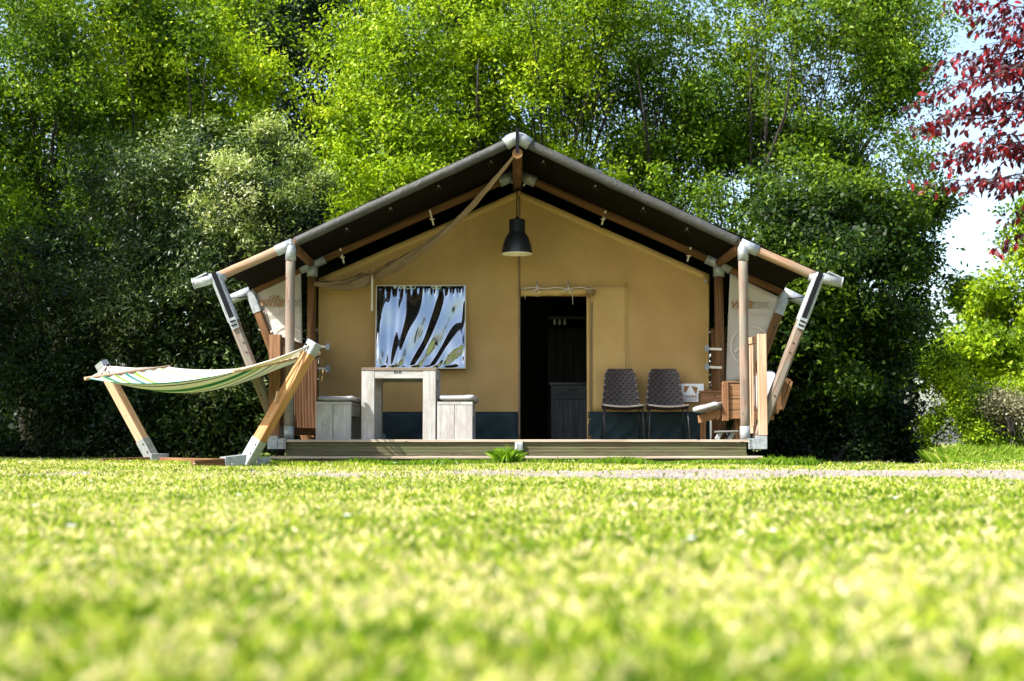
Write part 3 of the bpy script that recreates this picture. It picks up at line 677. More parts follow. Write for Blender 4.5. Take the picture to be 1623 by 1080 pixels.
# porch planks running along the front; first one has a lighter front edge
y_ = 14.86
for i in range(15):
    for a_, b_ in ((xL + random.uniform(0, .004), xm - .002), (xm + .002, xR - random.uniform(0, .004))):
        MB().box(a_, b_, y_, y_ + .140, ZD - .028, ZD, .004, 0).build('plank', M['deck_edge'] if i == 0 else M['deck'], deck)
    y_ += .146
MB().box(xL, xR, y_, 22.4, ZD - .03, ZD - .002).build('inner_floor', M['deck'], deck)
def ribbed(x0, x1, y0, z0, z1, ribs, name='fascia_board', m_='deck'):
    pr = [(.022, z0 - z0)]; H = z1 - z0; prof = []
    # profile in (depth, height); prism side axis = depth
    for k in range(ribs):
        a_ = k / ribs * H; s_ = H / ribs
        prof += [(-.006, a_ + .0), (.006, a_ + s_ * .22), (.006, a_ + s_ * .62), (-.006, a_ + s_ * .9)]
    prof = [(-.018, 0)] + prof + [(-.018, H)]
    # prism side = d x up : for d=+x, up=z -> side = -y ; so positive side points to the viewer
    return MB().prism((x0, y0, z0), (x1, y0, z0), prof).build(name, M[m_], deck)
zS = Z(723, 14.7)
for a_, b_ in ((xL + .01, xm - .003), (xm + .003, xR - .04)):
    ribbed(a_, b_, 14.89, zS + .004, ZD - .031, 9)
# step
xs0, xs1 = X(430, 14.66), X(1206, 14.66)
for a_, b_ in ((xs0, xm + .35), (xm + .354, xs1)):
    for j in range(2): MB().box(a_, b_, 14.62 + j * .118, 14.733 + j * .118, zS - .028, zS, .004, 0).build('step_plank', M['deck_edge'] if j == 0 else M['deck'], deck)
    ribbed(a_ + .01, b_ - .01, 14.66, -.03, zS - .031, 6, 'step_fascia')
mb = MB(); mb.box(xL + .02, xR - .06, 15.2, 22.3, -.02, ZD - .03); mb.build('deck_frame', M['deck'], deck)
# steel corner shoes
for s_, a_, b_ in ((-1, 425, 441), (1, 1198, 1215)):
    x0, x1 = X(a_, 14.84), X(b_, 14.84); z0, z1 = Z(712, 14.84), Z(691, 14.84)
    MB().box(x0, x1, 14.84, 14.96, z0, z1, .004, 2).build('corner_shoe', M['galv'], deck)
    x2, x3 = (X(441.5, 14.85), X(454, 14.85)) if s_ < 0 else (X(1185, 14.85), X(1197.5, 14.85))
    MB().box(x2, x3, 14.845, 14.858, Z(712, 14.85), Z(695, 14.85), .003, 2).build('shoe_plate', M['galv'], deck)
    for yy in (698, 703, 708): c2 = P(450 if s_ < 0 else 1189, yy, 14.84); MB().tube([c2, c2 + Vector((0, -.006, 0))], .007, 8).build('bolt', M['bolt'], deck)
sock = thing('outdoor_socket', 'small pale square socket box fixed to the middle of the deck front', 'socket', P(822, 708, 14.87))
MB().box(X(816.5, 14.85), X(828.5, 14.85), 14.845, 14.882, Z(714.5, 14.85), Z(701, 14.85), .006, 2).build('housing', M['plastic'], sock)
MB().box(X(818.5, 14.84), X(826.5, 14.84), 14.836, 14.8455, Z(712.5, 14.84), Z(703.5, 14.84), .003, 2).build('cover', M['galv'], sock)
MB().tube([P(822, 714, 14.85), P(823, 717, 14.83), P(827, 722, 14.60), P(824, 728, 14.57), P(826, 738, 14.57)], .008, 8).build('conduit', M['strap'], sock)

# ------------------------------------------------------------------ railings
def railing(name, label, xp0, xp1, x_in, y1, top_px, bot_px, m_, groups, wpost):
    z1, z0 = Z(top_px, DF), Z(bot_px, DF)
    r = thing(name, label, 'railing', ((xp0 + xp1) / 2, DF, ZD), 'slatted side railings of the porch')
    MB().box(xp0, xp1, DF - .05, DF + .06, z0, z1, .005, 2).build('post', m_, r)
    y0 = DF + .062; dx = (x_in[1] - x_in[0]); L = y1 - y0
    A0 = Vector((x_in[0], y0, 0)); B0 = Vector((x_in[1], y1, 0))
    for zc, hh_ in ((z1 - .055, .07), (z0 + .06, .085)): MB().beam(A0 + Vector((0, 0, zc)), B0 + Vector((0, 0, zc)), .042, hh_).build('rail', m_, r)
    n = groups; tk = .010 if n > 10 else .006; mf = (z0 + .103, z1 - .091)
    for i in range(n):
        p = A0.lerp(B0, (i + .5) / n); MB().box(p.x - tk, p.x + tk, p.y - L / n * .33, p.y + L / n * .33, mf[0], mf[1], .003, 2).build('slat', m_, r)
    MB().box(B0.x - .03, B0.x + .03, y1 + .001, y1 + .06, z0, z1 - .02, .004, 2).build('post', m_, r)
    return r
railing('porch_railing', 'shade-browned slatted railing at the left end of the porch behind the hammock', X(427, DF), X(445, DF), (X(444, DF) + .0, X(499, DR - .1)), DR - .1, 531, 692, M['rail_brown'], 22, .1)  # same railing as the right one, browner to imitate shade
railing('porch_railing', 'pale sunlit slatted railing at the right end of the porch', X(1201, DF), X(1214.5, DF), (X(1200, DF) + .0, X(1200, DF) - .055), 15.45, 530, 690, M['pine'], 5, .1)  # paler wood colour imitates sun on this end

# ------------------------------------------------------------------ table
tD0, tD1 = 15.05, 16.05; tx0, tx1 = X(573, tD0), X(691, tD0); zt = Z(583, tD0)
tb = thing('porch_table', 'whitewashed square plank table at the front of the porch', 'table', ((tx0 + tx1) / 2, 15.5, ZD))
for i in range(6): w_ = (tx1 - tx0 + .0) / 6; MB().box(tx0 + i * w_ + .0015, tx0 + (i + 1) * w_ - .0015, tD0 + .03, tD1 - .03, zt - .03, zt, .003, 1).build('top_plank', M['white_wood'], tb)
for y0 in (tD0 - .005, tD1 - .025): MB().box(tx0, tx1, y0, y0 + .032, zt - .031, zt + .001, .003, 0).build('top_edge', M['pole'] if y0 < 15.5 else M['white_wood'], tb)
lw = .135; zl = zt - .032
for x0 in (tx0 + .002, tx1 - lw - .002):
    for y0 in (tD0, tD1 - lw): MB().box(x0, x0 + lw, y0, y0 + lw, ZD, zl, .004, 2).build('leg', M['white_wood'], tb)
za = Z(600, tD0)
for y0 in (tD0 + .004, tD1 - .034): MB().box(tx0 + lw + .003, tx1 - lw - .003, y0, y0 + .03, za, zl, .003, 0).build('apron', M['white_wood'], tb)
for x0 in (tx0 + .006, tx1 - .036): MB().box(x0, x0 + .03, tD0 + lw + .002, tD1 - lw - .002, za, zl, .003, 1).build('apron', M['white_wood'], tb)
mb = MB(); y0 = tD0 + .0025
for cx_ in (626, 634): x0 = X(cx_, tD0); mb.box(x0 - .011, x0 + .011, y0 - .0015, y0, Z(592, tD0), Z(588, tD0), .001, 2)
x0 = X(630, tD0); mb.poly([(x0 - .012, y0, Z(592, tD0)), (x0 + .012, y0, Z(592, tD0)), (x0, y0, Z(588.5, tD0))]); mb.build('emblem', M['dark_print'], tb)

# ------------------------------------------------------------------ benches with cushions
def cushion_mesh(x0, x1, y0, y1, z0, z1, wob=.006):
    cx_, cy_, cz = (x0 + x1) / 2, (y0 + y1) / 2, (z0 + z1) / 2; a, b_, c2 = (x1 - x0) / 2, (y1 - y0) / 2, (z1 - z0) / 2
    mb = MB()
    def fn(u, v):
        th = u * 2 * math.pi; ph = (v - .5) * math.pi; e1, e2 = .28, .55
        sg = lambda q, e: math.copysign(abs(q) ** e, q)
        return Vector((cx_ + a * sg(math.cos(ph), e2) * sg(math.cos(th), e1), cy_ + b_ * sg(math.cos(ph), e2) * sg(math.sin(th), e1), cz + c2 * sg(math.sin(ph), e2) + wob * math.sin(th * 5) * math.cos(ph)))
    mb.grid(fn, 48, 16); return mb
def bench(px0, px1, label, clabel, cpx0, cpx1, ctop):
    y0, y1 = 15.06, 16.25; x0, x1 = X(px0, y0), X(px1, y0); z1 = Z(637, y0)
    b_ = thing('porch_bench', label, 'bench', ((x0 + x1) / 2, (y0 + y1) / 2, ZD), 'whitewashed benches at the table')
    for yy in (y0, y1 - .03):
        xm_ = x0 + (x1 - x0) * .49
        for a, c2 in ((x0, xm_ - .002), (xm_ + .002, x1)): MB().box(a, c2, yy, yy + .03, ZD, z1 - .031, .003, 2).build('end_plank', M['white_wood'], b_)
    w_ = (x1 - x0) / 3
    for i in range(3): MB().box(x0 + i * w_ + .001, x0 + (i + 1) * w_ - .001, y0 - .004, y1 + .004, z1 - .030, z1, .003, 1).build('seat_plank', M['sofa'] if i < 0 else M['white_wood'], b_)
    for xx in (x0 + .004, x1 - .03): MB().box(xx, xx + .026, y0 + .032, y1 - .032, z1 - .15, z1 - .032, .003, 1).build('side_board', M['white_wood'], b_)
    MB().box(x0 + .06, x0 + .09, y0 + .032, y1 - .032, ZD + .08, ZD + .17, .003, 1).build('stretcher', M['orange'], b_)
    cu = cushion_mesh(X(cpx0, y0), x1 + .045, y0 - .015, y1 + .01, z1 + .001, Z(ctop, y0)).build('bench_cushion', M['cushion'], None, origin=((x0 + x1) / 2, y0, z1))
    tag(cu, clabel, 'cushion', 'pale seat cushions on the benches'); return b_
bench(501, 557, 'whitewashed plank bench to the left of the table', 'pale cushion on the bench to the left of the table', 500, 562, 627)
bench(693, 749, 'whitewashed plank bench to the right of the table', 'pale cushion on the bench to the right of the table', 692, 755, 625)

# ------------------------------------------------------------------ rattan chairs
def make_chair(px, label):
    d0 = 16.35; s_ = d0 / FPX; x0 = X(px, d0); zs = Z(642, d0); ztp = Z(585, 16.8)
    ch = thing('rattan_chair', label, 'chair', (x0, d0 + .25, ZD), 'rattan chairs against the tent wall')
    yb = d0 + .42
    def seat(u, v): # v 0 front .. .5 bend .. 1 back top
        if v < .5:
            q = v / .5; wd = .235 - .01 * q; y = d0 + q * (yb - d0); z = zs - .035 * math.sin(q * 2.6) - .02 * math.sin(math.pi * u)
        else:
            q = (v - .5) / .5; wd = .222 - .055 * q; y = yb + .13 * q - .0; z = zs - .022 + (ztp - zs + .022) * q - .012 * math.sin(math.pi * u) * (1 - q)
            if q > .86: wd -= .03 * ((q - .86) / .14) ** 2
            y += .035 * math.sin(math.pi * u)
        return Vector((x0 + (u - .5) * 2 * wd, y, z))
    # woven strips, warp and weft passing over and under
    nrm = Vector((0, -.8, .5)); nu, nv = 11, 28; mb = MB()
    for i in range(nu):
        u0, u1 = (i + .14) / nu, (i + .86) / nu
        for j in range(nv):
            o = .009 if (i + j) % 2 else -.004
            va, vb = (j + .05) / nv, (j + .95) / nv
            mb.poly([p + nrm * o for p in (seat(u0, va), seat(u1, va), seat(u1, vb), seat(u0, vb))])
            mb.poly([p + nrm * q_ for p, q_ in ((seat(u0, vb), o), (seat(u1, vb), o), (seat(u1, (j + 1.05) / nv), .005 - o), (seat(u0, (j + 1.05) / nv), .005 - o))]) if j < nv - 1 else None
    mb.build('woven_warp', M['rattan'], ch, solid=.003)['kind'] = 'stuff'; mb = MB()
    for j in range(nv):
        v0, v1 = (j + .10) / nv, (j + .90) / nv
        for i in range(nu * 2):
            o = .002 if ((i + 1) // 2 + j) % 2 else -.001
            mb.poly([p + nrm * o for p in (seat(i / nu / 2, v0), seat((i + 1) / nu / 2, v0), seat((i + 1) / nu / 2, v1), seat(i / nu / 2, v1))])
    mb.build('woven_weft', M['rattan_dark'], ch, solid=.003)['kind'] = 'stuff'
    rim = [seat(0, k / 24) for k in range(25)] + [seat(k / 8, 1) for k in range(1, 8)] + [seat(1, k / 24) for k in range(24, -1, -1)]
    MB().tube(rim, .009, 8).build('rim', M['rattan'], ch); MB().tube([seat(k / 10, 0) for k in range(11)], .011, 8).build('front_rim', M['rattan_rim'], ch)
    for k in range(2, 24, 3):
        for u in (0, 1): p = seat(u, k / 24); 
    mb = MB()
    for k in range(13, 24, 2):
        for u in (0, 1): p = seat(u, k / 24); q = seat(u, k / 24 + .012); mb.tube([p, q], .0115, 8)
    mb.build('rim_binding', M['rattan_rim'], ch)
    for sx in (-1, 1):
        MB().tube([(x0 + sx * .215, d0 + .03, zs - .015), (x0 + sx * .235, d0 - .02, ZD)], .0085, 8).build('leg', M['black_metal'], ch)
        MB().tube([(x0 + sx * .20, yb - .02, zs - .03), (x0 + sx * .23, yb + .10, ZD)], .0085, 8).build('leg', M['black_metal'], ch)
        MB().tube([(x0 + sx * .215, d0 + .03, zs - .03), (x0 + sx * .20, yb - .02, zs - .045)], .0085, 8).build('seat_bar', M['black_metal'], ch)
    return ch
make_chair(988.5, 'dark rattan chair nearer to the tent door'); make_chair(1060, 'dark rattan chair between the other rattan chair and the white sign')

# ------------------------------------------------------------------ white sign
sd = 16.95; sg = thing('wall_sign', 'white board with brown mountain triangles beside the right rattan chair', 'sign', P(1098, 637, sd))
x0, x1, x2 = X(1076, sd), X(1106.5, sd), X(1115, sd); z0, zm, z1 = Z(637, sd), Z(623, sd), Z(608.5, sd)
MB().prism((0, sd - .006, 0), (0, sd + .006, 0), [(x0, z0), (x1, z0), (x1, zm), (x2, zm), (x2, z1), (x0, z1)]).build('board', M['white'], sg)
yy = sd - .008
def flat(pts, m_, name='emblem'): MB().poly([(X(a, yy), yy, Z(b_, yy)) for a, b_ in pts]).build(name, m_, sg, solid=.001)
flat([(1084, 612), (1093, 612), (1087, 622), (1084, 622)], M['orange'], 'emblem'); flat([(1095, 611.5), (1106, 614.5), (1103, 626)], M['brown_print'], 'emblem')
put_text('STANDING', X(1081, yy), yy - .001, Z(631.5, yy), .055, M['brown_print'], sg, 0, .0006, X(1105, yy) - X(1081, yy))
flat([(1082, 635), (1104, 635), (1104, 633.4), (1082, 633.4)], M['grey_print'], 'print_line')

# ------------------------------------------------------------------ lounge seat at the right end
lo = thing('lounge_seat', 'low brown timber lounge seat at the right end of the porch', 'seat', (X(1150, 16), 16, ZD))
y0 = 15.75
for i, (a, b_) in enumerate(((608, 632), (633, 650), (651, 664))): MB().box(X(1155, y0), X(1186, y0), y0, y0 + .03, Z(b_, y0), Z(a, y0), .004, 0).build('board', M['sofa'], lo)
MB().box(X(1144.5, y0), X(1154, y0), y0 - .03, y0 + .05, Z(667, y0), Z(606, y0), .004, 2).build('upright', M['rail_brown'], lo)
MB().box(X(1146, y0), X(1186, y0), y0 - .01, y0 + .06, Z(607, y0), Z(604.8, y0), .003, 0).build('top_rail', M['sofa'], lo)
MB().box(X(1110, 16.6), X(1150, 16.6), 16.6, 16.63, Z(655, 16.6), Z(621, 16.6), .004, 0).build('back_board', M['sofa'], lo)
MB().box(X(1108, 16.6), X(1152, 16.6), 16.58, 16.66, Z(622, 16.6), Z(619.5, 16.6), .003, 0).build('top_rail', M['sofa'], lo)
MB().beam(P(1108, 665, 16.2), P(1143, 655, 15.85), .03, .09).build('seat_rail', M['sofa'], lo)
for (a, b_, dd) in ((1170, 664, 16.0), (1114, 664, 16.5)): MB().box(X(a, dd) - .03, X(a, dd) + .03, dd, dd + .06, ZD, Z(b_, dd), .004, 2).build('leg', M['sofa'], lo)
mb = MB(); A_, B_ = P(1103, 651, 16.2), P(1146, 641, 15.82)
def sc_(u, v):
    th = u * 2 * math.pi; ph = (v - .5) * math.pi; sg_ = lambda q, e: math.copysign(abs(q) ** e, q)
    L_ = (B_ - A_); p = (A_ + B_) / 2 + L_ * .5 * sg_(math.cos(ph), .5) * sg_(math.cos(th), .3) + Vector((.08, .2, 0)) * sg_(math.cos(ph), .5) * sg_(math.sin(th), .3)
    p.z += .036 * sg_(math.sin(ph), .6) + .006 * math.sin(th * 4); return p
mb.grid(sc_, 40, 14); tag(mb.build('seat_cushion', M['cushion'], None, origin=(A_ + B_) / 2), 'grey slanted seat cushion on the brown lounge seat', 'cushion')
# outward leaning backrest planks beyond the railing
for k, (a, b_, c2, e_) in enumerate(((1243, 602, 1222, 655), (1247, 606, 1232, 650))):
    MB().beam(P(a, b_, 15.75), P(c2, e_, 15.75), .075 if k == 0 else .05, .5, (0, 1, 0), .006).build('backrest_board', M['beam'] if k == 0 else M['sofa'], lo)
MB().box(X(1196, 15.7), X(1226, 15.7), 15.7, 16.2, Z(666, 15.7), Z(652, 15.7), .004, 0).build('side_rail', M['sofa'], lo)
MB().box(X(1150, 15.78), X(1215, 15.78), 15.8, 16.5, Z(664, 15.8), Z(655, 15.8), .004, 0).build('seat_base', M['sofa'], lo)
pc = P(1214, 600, 16.0); mb = cushion_mesh(pc.x - .12, pc.x + .11, 15.85, 16.25, Z(609, 16) - .3, Z(588, 16), .01)
tag(mb.build('pillow', M['pillow'], None, origin=pc), 'white pillow leaning behind the right railing', 'pillow')
# small grey crate legs under the lounge seat
fs = thing('folding_stool', 'small grey folding stool stored under the lounge seat', 'stool', (X(1150, 15.5), 15.5, ZD))
for a, b_, c2 in ((1143, 1136, 0), (1163, 1156, 0)): MB().beam(P(b_, 697, 15.5), P(a, 685, 15.5), .05, .03, (0, 1, 0)).build('leg', M['galv'], fs)
MB().beam(P(1134, 684.5, 15.5), P(1168, 684, 15.5), .2, .02).build('seat', M['grey_wood'], fs)

# ------------------------------------------------------------------ interior cabinet seen through the door
kd = 18.6; kc = thing('kitchen_cabinet', 'grey wooden kitchen cabinet standing inside the open tent door', 'cabinet', (X(905, kd), kd + .3, ZD))
kx0, kx1 = X(873, kd), X(950, kd); kz = Z(611, kd)
for i in range(4): w_ = (kx1 - kx0) / 4; MB().box(kx0 + i * w_ + .002, kx0 + (i + 1) * w_ - .002, kd, kd + .02, ZD, Z(634, kd), .003, 2).build('door_plank', M['grey_wood'], kc)
dr = MB().box(kx0, kx1, kd - .004, kd + .02, Z(633, kd), kz, .003, 0).build('drawer', M['grey_wood'], kc)
MB().box(X(902, kd), X(915, kd), kd - .03, kd - .005, Z(618.5, kd), Z(615, kd), .003, 0).build('handle', M['black_metal'], dr)
MB().box(kx0 - .02, kx1 + .02, kd - .03, kd + .6, kz + .002, kz + .04, .004, 0).build('worktop', M['black_metal'], kc)
MB().box(kx0, kx1, kd + .022, kd + .58, ZD, kz, .003).build('carcass', M['grey_wood'], kc)
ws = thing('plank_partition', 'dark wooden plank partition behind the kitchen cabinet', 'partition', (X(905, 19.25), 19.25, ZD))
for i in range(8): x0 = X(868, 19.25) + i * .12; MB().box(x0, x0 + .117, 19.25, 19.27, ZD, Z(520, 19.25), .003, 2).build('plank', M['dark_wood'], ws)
for i in range(3):
    c2 = P(879 + 8 * i, 510, 19.1); hk = MB().lathe(c2, [(.002, -.05), (.022, -.03), (.012, .03), (.004, .05)], 10).build('hanging_highlight', M['white'], None, origin=c2)  # white shapes stand in for three small highlights above the cabinet
    tag(hk, ['leftmost', 'middle', 'rightmost'][i] + ' of the three small glasses hanging above the kitchen cabinet', 'highlight', 'glasses hanging above the kitchen cabinet')
MB().box(X(868, 19.25), X(868, 19.25) + .95, 19.0, 19.25, Z(506, 19.1), Z(503, 19.1)).build('shelf', M['grey_wood'], ws)

# ------------------------------------------------------------------ hammock stand and hammock
hs = thing('hammock_stand', 'orange-brown timber hammock stand with two arms on galvanised feet', 'hammock stand', (X(300, 15.1), 15.1, 0))
LF, LT = P(243, 729, 15.9), P(161, 577, 15.95); RF, RT = P(391, 733, 14.25), P(498, 545, 14.2)
LF.z = max(LF.z, .02); RF.z = max(.02, RF.z)
ax = (RT - LT); ax.z = 0; ax.normalize(); per = Vector((-ax.y, ax.x, 0))
for F_, T_, m_ in ((LF, LT, M['pine']), (RF, RT, M['orange'])):  # left arm paler as if sunlit, right arm deeper as if shaded
    d_ = (T_ - F_).normalized(); upv = ax
    a_ = MB().beam(F_ + d_ * .10, T_ - d_ * .05, .095, .12, upv, .006).build('arm', m_, hs)
    MB().beam(F_ - d_ * .02, F_ + d_ * .26, .106, .132, upv, .006).build('arm_shoe', M['galv'], hs)
    MB().beam(T_ - d_ * .11, T_ + d_ * .015, .106, .132, upv, .01).build('arm_cap', M['galv'], hs)
    for q in (.10, .20): c2 = F_ + d_ * q + Vector((0, -.06, 0)); MB().tube([c2, c2 + Vector((0, -.012, 0))], .010, 8).build('bolt', M['bolt'], hs)
dR = (RT - RF).normalized(); c2 = RF.lerp(RT, .52)
MB().beam(c2 + Vector((-.055, -.06, -.02)) , c2 + Vector((-.03, -.08, .09)), .02, .02).build('wedge', M['pine'], hs)
# base: long bar and cross feet
MB().beam((LF.x + .12, LF.y - .04, .03), (RF.x - .1, RF.y + .10, .03), .09, .085).build('base_beam', M['rail_brown'], hs)
MB().beam(LF + Vector((-.48, -.30, -LF.z + .025)), LF + Vector((.10, .06, -LF.z + .045)), .09, .075).build('cross_foot', M['beam'], hs)
MB().beam(LF + Vector((-.02, -.06, -LF.z + .06)), LF + Vector((.15, .03, -LF.z + .06)), .115, .11).build('foot_bracket', M['galv'], hs)
pA = P(306, 734, 13.9); pA.z = .035; pB = Vector((RF.x + .0, RF.y, .06))
MB().beam(pA, pA.lerp(pB, .60), .085, .07).build('cross_foot', M['beam'], hs)
MB().beam(pA.lerp(pB, .55), pB + Vector((-.02, 0, .012)), .11, .10).build('foot_bracket', M['galv'], hs)
MB().beam(pB + Vector((.08, .12, -.01)), pB + Vector((.20, .16, -.01)), .12, .085).build('foot_bracket', M['galv'], hs)
hm = thing('hammock', 'green, teal and cream striped hammock with rope ends and wooden spreader bars', 'hammock', P(300, 605, 15))
A_, B_, C_, D_ = P(139, 600, 15.4), P(266, 582, 16.4), P(374, 588, 13.75), P(503, 561, 14.75)
for a, b_ in ((A_, B_), (C_, D_)):
    d_ = (b_ - a).normalized(); MB().tube([a - d_ * .04, a - d_ * .035, b_ + d_ * .035, b_ + d_ * .04], [.012, .02, .02, .012], 10).build('spreader_bar', M['pine'], hm)
def cloth(s_, t_):
    far = B_.lerp(D_, s_); near = A_.lerp(C_, s_); p = near.lerp(far, t_); q = math.sin(math.pi * s_) ** .8 if 0 < s_ < 1 else 0
    e = abs(2 * t_ - 1); p.z -= q * (.085 + .17 * (1 - e ** 2.2)) ; p.z += .004 * math.sin(t_ * 60) * (1 - abs(2 * s_ - 1)) * 0
    p.z += .01 * math.sin(t_ * 45) * (abs(2 * s_ - 1) ** 6)
    return p
mb = MB(); mb.grid(lambda u, v: cloth(u, 1 - v), 60, 40, uvs=(1, 1)); mb.build('hammock_cloth', M['hammock'], hm, solid=.003)
Ltop = LT + Vector((.06, -.06, -.04)); Rtop = RT + Vector((-.06, -.03, -.03))
n = 13
for q, (a, b_, tp) in enumerate(((A_, B_, Ltop), (C_, D_, Rtop))):
    for k in range(n):
        t_ = (k + .3) / (n - .4); p = a.lerp(b_, t_); mid = p.lerp(tp, .5) + Vector((0, 0, -.015))
        MB().tube([p, mid, tp + Vector((random.uniform(-.015, .015), random.uniform(-.03, .03), random.uniform(-.012, .012)))], .0085, 5).build('cord', M['rope'], hm)
    MB().tube([tp + Vector((-.03, 0, .03)), tp, tp + Vector((.04, 0, .03))], .014, 8).build('loop', M['black'], hm)

# weed tuft by the socket
def tuft(px0, px1, y0, n, hmax, label, seed):
    r = np.random.default_rng(seed); c0 = (X(px0, y0) + X(px1, y0)) / 2; hw = (X(px1, y0) - X(px0, y0)) / 2
    xx = c0 + r.normal(0, .38, n) * hw; yy_ = y0 + r.normal(0, .05, n); hh_ = hmax * (.35 + .65 * r.random(n)) * np.exp(-((xx - c0) / hw) ** 2 * .7)
    o = blades('weed_tuft', xx, yy_, hh_, np.full(n, .011), .15 + r.random(n) * .55, M['weed'], 1.1)
    tag(o, label, 'plant', 'weed tufts at the foot of the deck')
tuft(785, 825, 14.50, 420, .24, 'bright green weed tuft beside the socket at the middle of the deck', 1)
tuft(405, 440, 14.75, 260, .17, 'green grass tuft under the left corner shoe of the deck', 2)
tuft(1205, 1250, 14.7, 300, .17, 'long grass tuft at the right corner of the deck', 3)

# ------------------------------------------------------------------ vegetation
def leaves(name, pts, out, L, W, tint, m_, parent, up=.5, outw=.5, rnd=.8, droop=0, origin=(0, 0, 0)):
    n = len(pts); r = RNG
    nr = out * outw + np.array([0, 0, up]) + r.normal(0, rnd, (n, 3)); nr /= np.linalg.norm(nr, axis=1, keepdims=True)
    d = r.normal(0, 1, (n, 3)) + out * .6 - np.array([0, 0, droop]); d -= nr * (d * nr).sum(1, keepdims=True); d /= np.linalg.norm(d, axis=1, keepdims=True) + 1e-9
    s_ = np.cross(nr, d); l = L * (.65 + .7 * r.random((n, 1))); w_ = W * (.65 + .7 * r.random((n, 1)))
    v = np.empty((n, 4, 3)); v[:, 0] = pts; v[:, 1] = pts + d * l * .45 + s_ * w_ / 2 + nr * w_ * .15; v[:, 2] = pts + d * l - nr * l * .08; v[:, 3] = pts + d * l * .45 - s_ * w_ / 2 + nr * w_ * .15
    return raw_mesh(name, v.reshape(-1, 3), 4, [(0, 1, 2, 3)], m_, tint, parent=parent, origin=origin)
def blob_points(blobs, n, clump=.30, per=70, shell=.62, flat=.6, seed=1, zmin=0.0, bough=14, holes=.22):
    """blobs: (px, py, d, rx, ry, rz, weight). Leaves gather in sprays spread through each blob, denser outward"""
    r = np.random.default_rng(seed); wt = np.array([b_[6] for b_ in blobs], float); wt /= wt.sum(); P_, O_, T_ = [], [], []
    centers = []
    for b_, w_ in zip(blobs, wt):
        k = int(n * w_); nc = max(6, k // per); c_ = np.array(P(*b_[:3])); R_ = np.array(b_[3:6])
        nbg = max(5, int(nc / bough)); dv = r.normal(0, 1, (nbg, 3)); dv /= np.linalg.norm(dv, axis=1, keepdims=True)
        rad_ = (shell + (1 - shell) * r.random(nbg) ** .6) * (1 + .13 * r.normal(0, 1, nbg)); deep = r.random(nbg) < .2; rad_[deep] *= r.random(deep.sum())
        bc = c_ + dv * R_ * rad_[:, None]; bt = r.random(nbg); bs = R_.mean() * (.16 + .16 * r.random(nbg))
        # sprays of one bough spread outward along a drooping fan
        bi = r.integers(0, nbg, nc); ofs = r.normal(0, 1, (nc, 3)) * bs[bi][:, None] * np.array([1, 1, .62]); ofs[:, 2] -= .20 * (ofs[:, 0] ** 2 + ofs[:, 1] ** 2)
        cc = bc[bi] + ofs; ok = cc[:, 2] > zmin - .1; cc = cc[ok]; bi = bi[ok]; ofs = ofs[ok]; nc = len(cc)
        on = dv[bi] + ofs / bs[bi][:, None] * .35; on /= np.linalg.norm(on, axis=1, keepdims=True)
        ct = .55 * bt[bi] + .45 * r.random(nc); csz = clump * (.4 + .9 * r.random(nc))
        idx_ = r.integers(0, nc, k); off = r.normal(0, 1, (k, 3)) * csz[idx_][:, None] * np.array([1, 1, flat])
        p = cc[idx_] + off; P_.append(p); O_.append(on[idx_]); T_.append(.15 + .65 * ct[idx_] + r.normal(0, .16, k)); centers.append(cc)
    p, o, t_ = np.concatenate(P_), np.concatenate(O_), np.concatenate(T_); k = p[:, 2] > zmin - .15
    q = p * 1.15 + r.random(3) * 50
    def n3(q): return (vnoise(q[:, 0] + q[:, 2] * .37, q[:, 1] + q[:, 2] * 1.7, 1, seed) + vnoise(q[:, 0] * 1.3 - q[:, 1] * .6, q[:, 2] * 1.5, 1, seed + 1)) / 2
    h = .65 * n3(q) + .35 * n3(q * 2.6 + 7); thr = np.quantile(h, holes); k &= (h > thr) | (r.random(len(p)) < .10)
    t_ = t_ + .55 * (vnoise(p[:, 0] * .9 + p[:, 1], p[:, 2] * .9, 1, seed + 5) - .5)
    return p[k], o[k], t_[k], np.concatenate(centers)
